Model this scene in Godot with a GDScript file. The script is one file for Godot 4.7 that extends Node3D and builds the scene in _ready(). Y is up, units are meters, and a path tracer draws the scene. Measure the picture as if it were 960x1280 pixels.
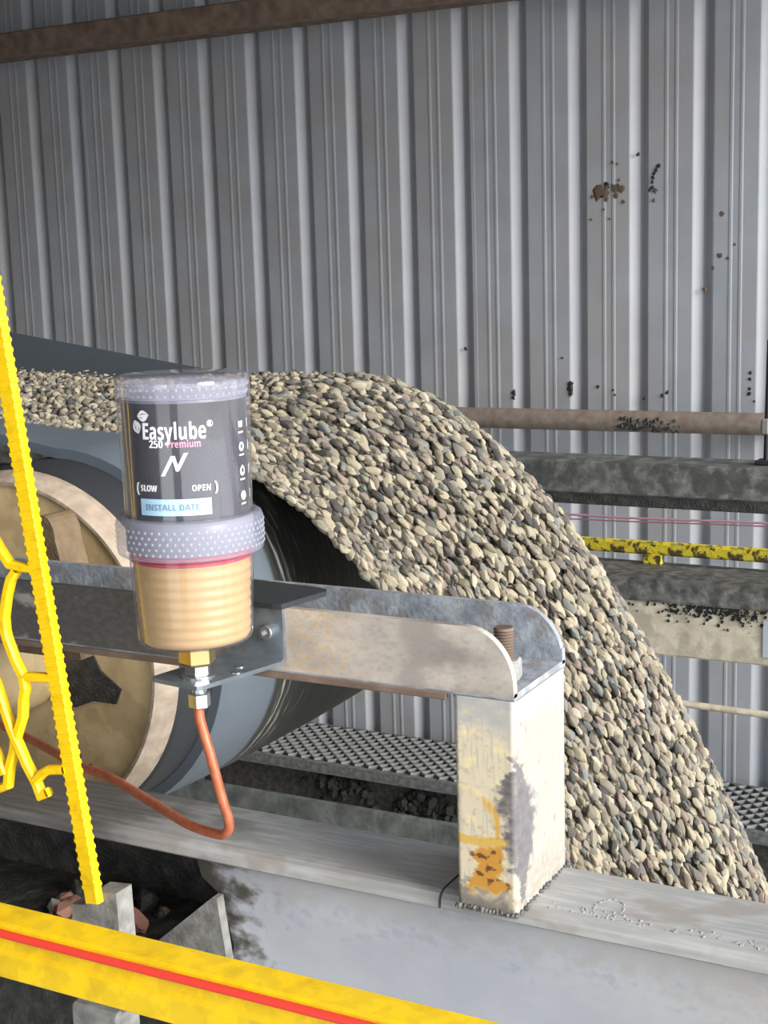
extends Node3D

# ---------------------------------------------------------------- helpers
var taken := {}
var M := {}

class Shape:
	var st := SurfaceTool.new()
	func _init() -> void:
		st.begin(Mesh.PRIMITIVE_TRIANGLES)
	func tri(a: Vector3, b: Vector3, c: Vector3, na: Vector3, nb: Vector3, nc: Vector3, ua := Vector2.ZERO, ub := Vector2.ZERO, uc := Vector2.ZERO) -> void:
		var k := (b - a).cross(c - a)
		if k.length_squared() < 1e-18:
			return
		if k.dot(na + nb + nc) > 0.0:      # front faces run clockwise
			var t := b; b = c; c = t
			t = nb; nb = nc; nc = t
			var u := ub; ub = uc; uc = u
		st.set_normal(na); st.set_uv(ua); st.add_vertex(a)
		st.set_normal(nb); st.set_uv(ub); st.add_vertex(b)
		st.set_normal(nc); st.set_uv(uc); st.add_vertex(c)
	func flat(a: Vector3, b: Vector3, c: Vector3, hint: Vector3, ua := Vector2.ZERO, ub := Vector2.ZERO, uc := Vector2.ZERO) -> void:
		var n := (b - a).cross(c - a).normalized()
		if n.dot(hint) < 0.0:
			n = -n
		tri(a, b, c, n, n, n, ua, ub, uc)
	func quad(a: Vector3, b: Vector3, c: Vector3, d: Vector3, hint: Vector3, ua := Vector2.ZERO, ub := Vector2.ZERO, uc := Vector2.ZERO, ud := Vector2.ZERO) -> void:
		flat(a, b, c, hint, ua, ub, uc)
		flat(a, c, d, hint, ua, uc, ud)
	func squad(a: Vector3, b: Vector3, c: Vector3, d: Vector3, na: Vector3, nb: Vector3, nc: Vector3, nd: Vector3, ua := Vector2.ZERO, ub := Vector2.ZERO, uc := Vector2.ZERO, ud := Vector2.ZERO) -> void:
		tri(a, b, c, na, nb, nc, ua, ub, uc)
		tri(a, c, d, na, nc, nd, ua, uc, ud)
	func box(centre: Vector3, size: Vector3, bev := 0.002, t := Transform3D()) -> void:
		var h := size / 2.0
		bev = minf(bev, minf(h.x, minf(h.y, h.z)) * 0.6)
		var p := func(sx: int, sy: int, sz: int, k: int) -> Vector3:
			var q := Vector3(sx * (h.x - (bev if k != 0 else 0.0)), sy * (h.y - (bev if k != 1 else 0.0)), sz * (h.z - (bev if k != 2 else 0.0)))
			return t * (centre + q)
		var mid := t * centre
		for s in [-1, 1]:
			quad(p.call(s, -1, -1, 0), p.call(s, 1, -1, 0), p.call(s, 1, 1, 0), p.call(s, -1, 1, 0), t.basis * Vector3(s, 0, 0))
			quad(p.call(-1, s, -1, 1), p.call(1, s, -1, 1), p.call(1, s, 1, 1), p.call(-1, s, 1, 1), t.basis * Vector3(0, s, 0))
			quad(p.call(-1, -1, s, 2), p.call(1, -1, s, 2), p.call(1, 1, s, 2), p.call(-1, 1, s, 2), t.basis * Vector3(0, 0, s))
			for r in [-1, 1]:
				quad(p.call(-1, s, r, 1), p.call(1, s, r, 1), p.call(1, s, r, 2), p.call(-1, s, r, 2), t.basis * Vector3(0, s, r))
				quad(p.call(s, -1, r, 0), p.call(s, 1, r, 0), p.call(s, 1, r, 2), p.call(s, -1, r, 2), t.basis * Vector3(s, 0, r))
				quad(p.call(s, r, -1, 0), p.call(s, r, 1, 0), p.call(s, r, 1, 1), p.call(s, r, -1, 1), t.basis * Vector3(s, r, 0))
				for q in [-1, 1]:
					flat(p.call(s, r, q, 0), p.call(s, r, q, 1), p.call(s, r, q, 2), t.basis * Vector3(s, r, q))
	# closed outline (a, b) run along the third axis of t, from l0 to l1; uv = (along, round the outline) in metres
	func prism(poly: PackedVector2Array, t: Transform3D, l0: float, l1: float, caps := true) -> void:
		if Geometry2D.is_polygon_clockwise(poly):
			poly.reverse()
		var dist := 0.0
		for i in poly.size():
			var a := poly[i]
			var b := poly[(i + 1) % poly.size()]
			var e := b - a
			var n := t.basis * Vector3(e.y, -e.x, 0)
			var d2 := dist + e.length()
			quad(t * Vector3(a.x, a.y, l0), t * Vector3(b.x, b.y, l0), t * Vector3(b.x, b.y, l1), t * Vector3(a.x, a.y, l1), n, Vector2(l0, dist), Vector2(l0, d2), Vector2(l1, d2), Vector2(l1, dist))
			dist = d2
		if caps:
			var k := Geometry2D.triangulate_polygon(poly)
			for l in [l0, l1]:
				var hint := t.basis.z * (-1.0 if l == l0 else 1.0)
				for i in range(0, k.size(), 3):
					var a := poly[k[i]]
					var b := poly[k[i + 1]]
					var c := poly[k[i + 2]]
					flat(t * Vector3(a.x, a.y, l), t * Vector3(b.x, b.y, l), t * Vector3(c.x, c.y, l), hint, a, b, c)
	func tube(pts: Array, r: float, n := 10, caps := true) -> void:
		var rings := []
		var up := Vector3(0.13, 0.97, 0.21).normalized()
		var along := 0.0
		for i in pts.size():
			var d: Vector3 = (pts[mini(i + 1, pts.size() - 1)] - pts[maxi(i - 1, 0)]).normalized()
			up = (up - d * up.dot(d))
			if up.length() < 0.05:
				up = d.cross(Vector3.RIGHT)
			up = up.normalized()
			var side := d.cross(up)
			var ring := []
			for k in n + 1:
				var a := TAU * k / n
				ring.append(up * cos(a) + side * sin(a))
			if i > 0:
				var l: float = (pts[i] - pts[i - 1]).length()
				for k in n:
					squad(pts[i - 1] + rings[-1][k] * r, pts[i] + ring[k] * r, pts[i] + ring[k + 1] * r, pts[i - 1] + rings[-1][k + 1] * r, rings[-1][k], ring[k], ring[k + 1], rings[-1][k + 1], Vector2(along, float(k) / n), Vector2(along + l, float(k) / n), Vector2(along + l, (k + 1.0) / n), Vector2(along, (k + 1.0) / n))
				along += l
			rings.append(ring)
		if caps:
			for e in [0, pts.size() - 1]:
				var d: Vector3 = (pts[0] - pts[1]) if e == 0 else (pts[-1] - pts[-2])
				for k in n:
					flat(pts[e], pts[e] + rings[e][k] * r, pts[e] + rings[e][k + 1] * r, d)
	# profile of (radius, height) turned about the y axis of t
	func lathe(profile: Array, n: int, t := Transform3D(), smooth := false, outward := 1.0) -> void:
		var norms := []
		for i in profile.size() - 1:
			var e: Vector2 = profile[i + 1] - profile[i]
			var q := Vector2(e.y, -e.x).normalized() * outward
			norms.append(q)
		var dist := 0.0
		for i in profile.size() - 1:
			var a: Vector2 = profile[i]
			var b: Vector2 = profile[i + 1]
			var n0: Vector2 = norms[i]
			var n1: Vector2 = norms[i]
			if smooth:
				if i > 0 and norms[i - 1].dot(norms[i]) > 0.5: n0 = (norms[i - 1] + norms[i]).normalized()
				if i < norms.size() - 1 and norms[i + 1].dot(norms[i]) > 0.5: n1 = (norms[i + 1] + norms[i]).normalized()
			var d2 := dist + a.distance_to(b)
			for k in n:
				var p := Vector2.from_angle(TAU * k / n)
				var q := Vector2.from_angle(TAU * (k + 1) / n)
				squad(t * Vector3(a.x * p.y, a.y, a.x * p.x), t * Vector3(b.x * p.y, b.y, b.x * p.x), t * Vector3(b.x * q.y, b.y, b.x * q.x), t * Vector3(a.x * q.y, a.y, a.x * q.x),
					t.basis * Vector3(n0.x * p.y, n0.y, n0.x * p.x), t.basis * Vector3(n1.x * p.y, n1.y, n1.x * p.x), t.basis * Vector3(n1.x * q.y, n1.y, n1.x * q.x), t.basis * Vector3(n0.x * q.y, n0.y, n0.x * q.x),
					Vector2(float(k) / n, dist), Vector2(float(k) / n, d2), Vector2((k + 1.0) / n, d2), Vector2((k + 1.0) / n, dist))
			dist = d2
	func grid(p: Array, uv: Array, hint: Callable) -> void:     # p[i][j] with smooth normals
		var nrm := []
		for i in p.size():
			var row := []
			for j in p[i].size():
				var di: Vector3 = p[mini(i + 1, p.size() - 1)][j] - p[maxi(i - 1, 0)][j]
				var dj: Vector3 = p[i][mini(j + 1, p[i].size() - 1)] - p[i][maxi(j - 1, 0)]
				var n := di.cross(dj).normalized()
				if n.dot(hint.call(i, j)) < 0.0: n = -n
				row.append(n)
			nrm.append(row)
		for i in p.size() - 1:
			for j in p[i].size() - 1:
				squad(p[i][j], p[i + 1][j], p[i + 1][j + 1], p[i][j + 1], nrm[i][j], nrm[i + 1][j], nrm[i + 1][j + 1], nrm[i][j + 1], uv[i][j], uv[i + 1][j], uv[i + 1][j + 1], uv[i][j + 1])
	func hexnut(c: Vector3, r: float, h: float, turn := 0.0) -> void:     # standing on y, bevelled top and bottom
		var poly := []
		for k in 6:
			poly.append(Vector2.from_angle(TAU * k / 6 + turn))
		var b := r * 0.12
		for k in 6:
			var p: Vector2 = poly[k]
			var q: Vector2 = poly[(k + 1) % 6]
			var m := Vector3(p.x + q.x, 0, p.y + q.y)
			var f := func(s: Vector2, k2: float, y: float) -> Vector3: return c + Vector3(s.x * k2, y, s.y * k2)
			quad(f.call(p, r, b), f.call(q, r, b), f.call(q, r, h - b), f.call(p, r, h - b), m)
			quad(f.call(p, r, h - b), f.call(q, r, h - b), f.call(q, r - b, h), f.call(p, r - b, h), m + Vector3(0, 1, 0))
			quad(f.call(p, r, b), f.call(q, r, b), f.call(q, r - b, 0), f.call(p, r - b, 0), m - Vector3(0, 1, 0))
			flat(c + Vector3(0, h, 0), f.call(p, r - b, h), f.call(q, r - b, h), Vector3.UP)
			flat(c, f.call(p, r - b, 0), f.call(q, r - b, 0), Vector3.DOWN)
	func mesh() -> ArrayMesh:
		st.index()
		return st.commit()

func numbered(called: String, parent: Node) -> String:
	var key := "%d/%s" % [parent.get_instance_id(), called]
	if not taken.has(key):
		taken[key] = 0
		return called
	taken[key] += 1
	return "%s_%03d" % [called, taken[key]]

func put(called: String, mesh: Mesh, mat: Material, parent: Node = self) -> MeshInstance3D:
	var o := MeshInstance3D.new()
	o.name = numbered(called, parent)
	o.mesh = mesh
	if mat: o.material_override = mat
	parent.add_child(o, true)
	return o

func tag(o: Node, label: String, category: String, group := "") -> Node:
	o.set_meta("label", label)
	o.set_meta("category", category)
	if group != "": o.set_meta("group", group)
	return o

func thing(called: String, label: String, category: String, at := Vector3.ZERO, group := "") -> Node3D:
	var o := Node3D.new()
	o.name = numbered(called, self)
	o.position = at
	add_child(o, true)
	tag(o, label, category, group)
	return o

func struct(o: Node) -> Node:
	o.set_meta("kind", "structure")
	return o

const ALONG_X := Transform3D(Vector3(0, 0, 1), Vector3(0, 1, 0), Vector3(1, 0, 0), Vector3.ZERO)   # outline (z, y) run along x
const ALONG_Y := Transform3D(Vector3(1, 0, 0), Vector3(0, 0, 1), Vector3(0, 1, 0), Vector3.ZERO)   # outline (x, z) run along y
const ALONG_Z := Transform3D(Vector3(1, 0, 0), Vector3(0, 1, 0), Vector3(0, 0, 1), Vector3.ZERO)   # outline (x, y) run along z

func rect(a0: float, b0: float, a1: float, b1: float, c := 0.002) -> PackedVector2Array:
	return PackedVector2Array([Vector2(a0 + c, b0), Vector2(a1 - c, b0), Vector2(a1, b0 + c), Vector2(a1, b1 - c), Vector2(a1 - c, b1), Vector2(a0 + c, b1), Vector2(a0, b1 - c), Vector2(a0, b0 + c)])

func noise(s: int, freq: float, oct := 5, kind := FastNoiseLite.TYPE_SIMPLEX_SMOOTH) -> FastNoiseLite:
	var n := FastNoiseLite.new()
	n.seed = s
	n.noise_type = kind
	n.frequency = freq
	n.fractal_type = FastNoiseLite.FRACTAL_FBM
	n.fractal_octaves = oct
	n.fractal_gain = 0.55
	return n

func ramp_tex(s: int, freq: float, cols: Array, offs: Array, size := 512, oct := 5) -> NoiseTexture2D:
	var g := Gradient.new()
	g.offsets = PackedFloat32Array(offs)
	g.colors = PackedColorArray(cols)
	var t := NoiseTexture2D.new()
	t.width = size
	t.height = size
	t.seamless = true
	t.noise = noise(s, freq, oct)
	t.color_ramp = g
	return t

func c8(r: int, g: int, b: int) -> Color:
	return Color8(r, g, b)

func plain(called: String, col: Color, rough := 0.6, metal := 0.0) -> StandardMaterial3D:
	var m := StandardMaterial3D.new()
	m.resource_name = called
	m.albedo_color = col
	m.roughness = rough
	m.metallic = metal
	return m

# a worn surface: one noise sets its tones, a second, coarser one lays dirt over it, a third gives its relief
func worn(called: String, s: int, cols: Array, offs: Array, scale: float, rough: float, relief := 0.05, dirt := [], dirt_scale := 1.5) -> StandardMaterial3D:
	var m := plain(called, Color.WHITE, rough)
	m.albedo_texture = ramp_tex(s, 0.012, cols, offs)
	m.uv1_triplanar = true
	m.uv1_scale = Vector3.ONE * scale
	if relief > 0.0:
		m.heightmap_enabled = true
		m.heightmap_scale = relief
		m.heightmap_texture = shared_grit
	if dirt.size() == 2:
		m.detail_enabled = true
		m.detail_blend_mode = BaseMaterial3D.BLEND_MODE_MIX
		m.detail_uv_layer = BaseMaterial3D.DETAIL_UV_2
		m.uv2_triplanar = true
		m.uv2_scale = Vector3.ONE * dirt_scale
		m.detail_albedo = ramp_tex(s + 50, 0.01, [Color(dirt[0], 0.0), Color(dirt[0], 0.0), Color(dirt[0], dirt[1]), Color(dirt[0], dirt[1])], [0.0, 0.45, 0.62, 1.0], 512, 6)
	return m

var shared_grit: NoiseTexture2D

func image_mat(called: String, im: Image, rough: float, uv_scale := Vector3.ONE, relief := 0.03) -> StandardMaterial3D:
	var m := plain(called, Color.WHITE, rough)
	m.albedo_texture = ImageTexture.create_from_image(im)
	m.uv1_scale = uv_scale
	if relief > 0.0:
		m.heightmap_enabled = true
		m.heightmap_scale = relief
		m.heightmap_texture = m.albedo_texture
	return m

func sm(a: float, b: float, x: float) -> float:
	return smoothstep(a, b, x)

# ---------------------------------------------------------------- the scene
func _ready() -> void:
	seed(7)
	# camera
	var cam := Camera3D.new()
	cam.name = "camera"
	cam.position = Vector3(0, 2.0, 0)
	cam.basis = Basis.from_euler(Vector3(deg_to_rad(-9.85), deg_to_rad(28.3), deg_to_rad(-1.72)))
	cam.fov = rad_to_deg(2.0 * atan(640.0 / 1777.0))
	cam.near = 0.05
	cam.far = 200.0
	add_child(cam)
	cam.current = true
	# sky: bright overcast; it lights the shed through its open end and its open front
	var env := Environment.new()
	env.background_mode = Environment.BG_SKY
	var sky := Sky.new()
	var sk := ProceduralSkyMaterial.new()
	sk.sky_top_color = c8(206, 218, 236)
	sk.sky_horizon_color = c8(232, 236, 242)
	sk.ground_horizon_color = c8(200, 198, 192)
	sk.ground_bottom_color = c8(150, 148, 142)
	sk.sky_energy_multiplier = 1.4
	sk.ground_energy_multiplier = 1.4
	sky.sky_material = sk
	env.sky = sky
	env.tonemap_mode = Environment.TONE_MAPPER_LINEAR
	env.tonemap_exposure = 1.7
	env.sdfgi_enabled = true
	env.ssao_enabled = true
	env.ssil_enabled = true
	var we := WorldEnvironment.new()
	we.name = "world"
	we.environment = env
	add_child(we)
	var sun := DirectionalLight3D.new()
	sun.name = "sun"
	sun.light_color = c8(255, 251, 246)
	sun.light_energy = 1.15
	sun.light_angular_distance = 30.0
	sun.shadow_enabled = true
	sun.look_at_from_position(Vector3(5.0, 1.8, 1.05), Vector3(0, 0, 0))
	add_child(sun)

	materials()
	shed()
	far_side()
	walkway()
	conveyor()
	near_frame()
	gravel()
	lubricator()
	guard()

# ---------------------------------------------------------------- materials
func materials() -> void:
	shared_grit = NoiseTexture2D.new()
	shared_grit.width = 512; shared_grit.height = 512
	shared_grit.seamless = true
	shared_grit.noise = noise(3, 0.05, 5)
	M.wall = worn("painted sheet steel", 11, [c8(150, 155, 162), c8(158, 163, 170), c8(165, 168, 175)], [0.0, 0.5, 1.0], 0.7, 0.42, 0.0, [c8(160, 150, 142), 0.3], 0.4)
	M.wall.roughness = 0.34
	M.wall.metallic_specular = 0.7
	M.mud = plain("dried mud", c8(92, 78, 64), 0.95)
	M.tar = plain("black grease splash", c8(34, 33, 35), 0.6)
	M.rust = worn("rusty steel", 21, [c8(96, 80, 70), c8(112, 95, 83), c8(126, 109, 96), c8(134, 119, 107)], [0.0, 0.4, 0.7, 1.0], 2.0, 0.85, 0.06)
	M.pipe = worn("weathered pipe", 22, [c8(104, 94, 86), c8(126, 116, 106), c8(142, 132, 122)], [0.0, 0.5, 1.0], 4.0, 0.7, 0.04, [c8(112, 82, 70), 0.35], 2.0)
	M.rail = worn("dirty galvanised channel", 23, [c8(76, 78, 76), c8(98, 100, 97), c8(126, 126, 121)], [0.1, 0.5, 0.9], 5.0, 0.6, 0.03, [c8(58, 60, 58), 0.7], 3.0)
	M.beam = worn("dusty beam", 24, [c8(188, 178, 156), c8(206, 197, 174), c8(216, 209, 190)], [0.1, 0.5, 0.9], 4.0, 0.7, 0.03, [c8(150, 140, 124), 0.5], 2.3)
	M.beam_top = worn("greasy beam top", 25, [c8(60, 60, 58), c8(98, 98, 95), c8(140, 138, 132)], [0.1, 0.5, 0.9], 5.0, 0.6, 0.04)
	M.galv = worn("galvanised frame", 26, [c8(120, 120, 118), c8(158, 158, 155), c8(182, 182, 178)], [0.1, 0.5, 0.9], 5.0, 0.55, 0.035, [c8(136, 131, 124), 0.5], 3.0)
	M.galv.uv1_scale = Vector3(1.3, 6.0, 6.0)
	M.dull = worn("dull grey steel", 43, [c8(104, 104, 101), c8(126, 126, 122), c8(146, 146, 142)], [0.1, 0.5, 0.9], 7.0, 0.6, 0.03)
	M.steel_dark = worn("dark greasy steel", 27, [c8(34, 34, 32), c8(52, 52, 49), c8(74, 73, 69)], [0.1, 0.5, 0.9], 6.0, 0.6, 0.12)
	M.grate = worn("walkway mesh steel", 28, [c8(72, 75, 75), c8(94, 97, 97), c8(114, 116, 114)], [0.1, 0.5, 0.9], 6.0, 0.6, 0.03)
	M.grit = plain("black grit", c8(30, 30, 28), 0.9)
	M.concrete = worn("concrete", 29, [c8(140, 138, 132), c8(166, 163, 156), c8(184, 181, 174)], [0.0, 0.5, 1.0], 0.8, 0.9, 0.2)
	M.roof = plain("roof sheet", c8(120, 118, 116), 0.7)
	M.tan = worn("tan painted pulley disc", 31, [c8(182, 158, 116), c8(198, 174, 130), c8(208, 186, 144)], [0.0, 0.5, 1.0], 3.0, 0.55, 0.02, [c8(150, 128, 92), 0.4], 3.0)
	M.tan_rim = worn("worn pulley rim", 32, [c8(140, 126, 110), c8(166, 151, 134), c8(188, 174, 156)], [0.1, 0.5, 0.9], 7.0, 0.5, 0.02)
	M.lagging = plain("rubber lagging", c8(44, 46, 50), 0.6)
	M.housing = worn("brown bearing housing", 33, [c8(90, 74, 54), c8(108, 90, 66), c8(122, 104, 78)], [0.0, 0.5, 1.0], 6.0, 0.6, 0.06)
	M.zinc = worn("zinc plated steel", 34, [c8(112, 122, 132), c8(130, 140, 149), c8(150, 158, 166)], [0.0, 0.5, 1.0], 6.0, 0.3, 0.0)
	M.zinc.metallic = 0.6
	M.steel = plain("bright steel", c8(190, 194, 198), 0.25, 0.9)
	M.black_plate = plain("black painted plate", c8(44, 50, 54), 0.4)
	M.brass = plain("brass", c8(204, 180, 124), 0.32, 0.9)
	M.copper = worn("copper tube", 36, [c8(168, 92, 66), c8(200, 116, 86), c8(214, 138, 108)], [0.0, 0.5, 1.0], 14.0, 0.38, 0.0)
	M.copper.metallic = 0.55
	M.yellow = worn("yellow paint", 37, [c8(222, 176, 18), c8(242, 201, 14), c8(248, 208, 32)], [0.0, 0.4, 1.0], 4.0, 0.45, 0.012, [c8(196, 164, 40), 0.3], 6.0)
	M.yellow_clean = worn("bright yellow paint", 38, [c8(232, 184, 12), c8(246, 205, 6), c8(250, 208, 24)], [0.0, 0.4, 1.0], 8.0, 0.45, 0.012)
	M.yellow_chipped = worn("chipped yellow paint", 39, [c8(214, 190, 40), c8(240, 218, 50), c8(246, 228, 90)], [0.0, 0.4, 1.0], 9.0, 0.6, 0.1, [c8(72, 60, 44), 0.95], 9.0)
	M.red_cord = plain("red plastic cord", c8(226, 66, 52), 0.4)
	M.pink_cord = plain("faded pink cord", c8(186, 140, 150), 0.6)
	M.deflector = plain("blue grey rubber sheet", c8(120, 130, 138), 0.5)
	M.rag = plain("faded rag", c8(136, 98, 84), 0.95)
	M.chip = plain("grey chip", c8(120, 120, 116), 0.9)
	M.clear = plain("clear plastic", Color(0.80, 0.80, 0.90, 0.07), 0.03)
	M.clear.transparency = BaseMaterial3D.TRANSPARENCY_ALPHA
	M.frost = plain("frosted clear plastic", Color(0.66, 0.67, 0.74, 0.36), 0.3)
	M.frost.transparency = BaseMaterial3D.TRANSPARENCY_ALPHA
	M.stud = plain("moulded grip dots", Color(0.84, 0.85, 0.92, 0.26), 0.26)
	M.stud.transparency = BaseMaterial3D.TRANSPARENCY_ALPHA
	M.label = plain("black label", c8(44, 42, 42), 0.12)
	M.label.clearcoat_enabled = true
	M.label.clearcoat = 1.0
	M.label.clearcoat_roughness = 0.05
	M.print_white = plain("white print", c8(245, 245, 245), 0.5)
	M.print_pink = plain("pink print", c8(236, 150, 180), 0.5)
	M.print_blue = plain("pale blue print", c8(176, 214, 236), 0.5)
	M.print_grey = plain("grey blue print", c8(108, 138, 158), 0.5)
	M.grease = plain("tan grease", c8(178, 146, 94), 0.45)
	M.grease.subsurf_scatter_enabled = true
	M.grease.subsurf_scatter_strength = 0.15
	M.red_seal = plain("red seal", c8(172, 24, 50), 0.4)

	# belt: clean blue grey margins, the far one darker, worn dark middle with scratches along its run
	var im := Image.create(1024, 256, false, Image.FORMAT_RGB8)
	var na := noise(61, 1.0, 4)
	var nb := noise(62, 1.0, 3)
	for j in 256:
		var v := j / 255.0
		var e := minf(v, 1.0 - v)
		for i in 1024:
			var wob := na.get_noise_2d(i * 0.012, j * 0.03) * 0.012
			var mid := sm(0.163, 0.178, e + wob)
			var streak := nb.get_noise_2d(i * 0.016, j * 0.75) * 0.5 + 0.5
			var a := Color8(84, 94, 104).lerp(Color8(100, 109, 118), na.get_noise_2d(i * 0.01, j * 0.02) * 0.5 + 0.5)
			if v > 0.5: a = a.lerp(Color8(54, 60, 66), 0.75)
			var b := Color8(40, 42, 40).lerp(Color8(68, 68, 62), sm(0.4, 0.8, streak))
			var line := sm(0.66, 0.78, streak) * (1.0 - sm(0.24, 0.32, e)) * sm(0.185, 0.2, e)
			b = b.lerp(Color8(150, 150, 142), line * 0.8)
			var scratch := 1.0 - sm(0.0015, 0.004, absf(e - 0.196 + nb.get_noise_2d(i * 0.008, 3.0) * 0.012))
			scratch = maxf(scratch, (1.0 - sm(0.001, 0.003, absf(e - 0.214 + nb.get_noise_2d(i * 0.01, 90.0) * 0.015))) * 0.6)
			b = b.lerp(Color8(186, 186, 178), scratch * 0.85)
			im.set_pixel(i, j, a.lerp(b, mid))
	M.belt = image_mat("rubber belt", im, 0.5, Vector3(0.6, 1, 1), 0.02)
	M.belt_side = plain("belt edge rubber", c8(92, 101, 110), 0.55)

	# arm: dust and pale rust on its right half, dark grease on its left
	im = Image.create(1024, 128, false, Image.FORMAT_RGB8)
	na = noise(63, 1.0, 5)
	nb = noise(64, 1.0, 5)
	for j in 128:
		for i in 1024:
			var x := -1.5 + i / 1023.0 * 1.1
			var n1 := na.get_noise_2d(i * 0.012, j * 0.02) * 0.5 + 0.5
			var n2 := nb.get_noise_2d(i * 0.11, j * 0.16) * 0.5 + 0.5
			var light := Color8(152, 146, 138).lerp(Color8(200, 193, 182), sm(0.25, 0.75, n1 * 0.65 + n2 * 0.35)).lerp(Color8(166, 128, 112), sm(0.5, 0.8, n2) * 0.35)
			light = light.lerp(Color8(176, 142, 96), sm(0.4, 0.7, n2) * (1.0 - sm(0.0, 0.06, absf(x + 0.58))) * 0.5)
			light = light.lerp(Color8(128, 124, 118), (1.0 - sm(0.006, 0.03, absf(x + 0.478 + (n1 - 0.5) * 0.06))) * 0.6)
			var dark := Color8(74, 72, 70).lerp(Color8(108, 106, 102), n2)
			var wear := sm(0.56, 0.7, n1) * (1.0 - sm(0.02, 0.06, absf(x + 0.86)))
			dark = dark.lerp(Color8(168, 164, 152), wear)
			im.set_pixel(i, j, dark.lerp(light, sm(-0.74, -0.62, x + (n1 - 0.5) * 0.08)))
	M.arm = image_mat("stained arm steel", im, 0.55, Vector3(1.0 / 1.1, 1.0 / 0.36, 1), 0.02)
	M.arm.uv1_offset = Vector3(1.5 / 1.1, 0, 0)
	M.arm_blue = worn("bare grey steel", 41, [c8(124, 132, 140), c8(150, 156, 164), c8(176, 182, 188)], [0.1, 0.5, 0.9], 6.0, 0.45, 0.04, [c8(128, 122, 118), 0.6], 4.0)

	# post: cream paint with brown orange strokes and a dark spindle stain over the corner
	im = Image.create(512, 512, false, Image.FORMAT_RGB8)
	na = noise(65, 1.0, 5)
	nb = noise(66, 1.0, 5)
	for j in 512:
		var v := j / 511.0               # 0 top, 1 bottom
		for i in 512:
			var u := i / 511.0           # 0..0.16 front, 0.16..0.5 right
			var n1 := na.get_noise_2d(i * 0.014, j * 0.014)
			var n2 := nb.get_noise_2d(i * 0.05, j * 0.035)
			var col := Color8(212, 200, 172).lerp(Color8(156, 153, 144), sm(0.13, 0.19, u))  # right face coloured darker to hold down the sun on it
			col = col.lerp(Color8(116, 110, 104), (1.0 - sm(0.004, 0.016, u + n2 * 0.01)) * 0.8).lerp(Color8(186, 176, 156), sm(0.1, 0.5, n2) * 0.8)
			col = col.lerp(Color8(232, 214, 164), sm(0.0, 0.4, n1) * (1.0 - sm(0.12, 0.2, u)) * 0.8)
			var streak := nb.get_noise_2d(i * 0.12, j * 0.006)
			col = col.lerp(Color8(176, 172, 164), sm(0.1, 0.5, streak) * 0.7)
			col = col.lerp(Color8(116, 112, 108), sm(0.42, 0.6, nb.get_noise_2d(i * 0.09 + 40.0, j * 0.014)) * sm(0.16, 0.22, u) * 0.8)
			col = col.lerp(Color8(150, 140, 128), sm(0.74, 0.9, v + n1 * 0.15) * sm(-0.1, 0.3, n2) * 0.8)
			# dull grey at the head and foot
			col = col.lerp(Color8(164, 166, 168), (1.0 - sm(0.03, 0.2, v + n1 * 0.12)) * 0.85)
			col = col.lerp(Color8(120, 112, 106), sm(0.88, 0.97, v + n1 * 0.06) * (1.0 - sm(0.13, 0.2, u + n1 * 0.04)) * 0.9)
			# spindle
			var half := 0.075 * sm(0.24, 0.5, v) * (1.0 - sm(0.62, 0.93, v)) + 0.008 * sm(0.1, 0.2, v) * (1.0 - sm(0.9, 0.95, v))
			var mid := 0.175 + 0.03 * sm(0.3, 0.6, v)
			var d := absf(u - mid + n1 * 0.03 + n2 * 0.03)
			col = col.lerp(Color8(98, 95, 98), (1.0 - sm(half * 0.6, half * 1.05 + 0.006, d)) * sm(0.2, 0.3, v) * (0.88 + 0.3 * n2))
			# brush strokes, orange brown
			var arc := absf(Vector2((u - 0.03) * 2.2, v - 0.62).length() - 0.2 + n1 * 0.02)
			col = col.lerp(Color8(206, 160, 76), (1.0 - sm(0.0, 0.045, arc)) * sm(0.42, 0.5, v) * (1.0 - sm(0.14, 0.165, u)) * sm(-0.4, 0.2, streak) * (1.0 - sm(0.64, 0.72, v)))
			var patch := sm(0.62, 0.7, v + n2 * 0.06) * (1.0 - sm(0.86, 0.92, v + n2 * 0.06)) * (1.0 - sm(0.035, 0.05, absf(u - 0.09 + n1 * 0.04)))
			col = col.lerp(Color8(196, 138, 48), patch * 0.95)
			col = col.lerp(Color8(104, 66, 36), patch * sm(0.12, 0.34, n2))
			col = col.lerp(Color8(212, 170, 80), (1.0 - sm(0.012, 0.025, absf(v - 0.655 + n1 * 0.02))) * (1.0 - sm(0.12, 0.16, u)) * 0.9)
			im.set_pixel(i, j, col)
	M.post = image_mat("stained cream post", im, 0.6, Vector3.ONE, 0.02)

	# top flange of the lower frame: bare grey with long streaks, greasy at its left end
	im = Image.create(1024, 128, false, Image.FORMAT_RGB8)
	na = noise(71, 1.0, 5)
	nb = noise(72, 1.0, 4)
	for j in 128:
		for i in 1024:
			var x := -1.3 + i / 1023.0 * 1.6
			var n1 := na.get_noise_2d(i * 0.012, j * 0.03)
			var n2 := nb.get_noise_2d(i * 0.014, j * 0.3)
			var col := Color8(156, 156, 154).lerp(Color8(178, 179, 178), sm(-0.35, 0.4, n2 * 0.6 + n1 * 0.7))
			col = col.lerp(Color8(140, 132, 124), sm(0.15, 0.5, n1) * 0.6)
			col = col.lerp(Color8(84, 83, 80).lerp(Color8(112, 110, 106), n2 + 0.5), 1.0 - sm(-0.86, -0.68, x + n1 * 0.12))
			im.set_pixel(i, j, col)
	M.flange = image_mat("streaked frame flange", im, 0.55, Vector3(1.0 / 1.6, 1.0 / 0.25, 1), 0.012)
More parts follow.
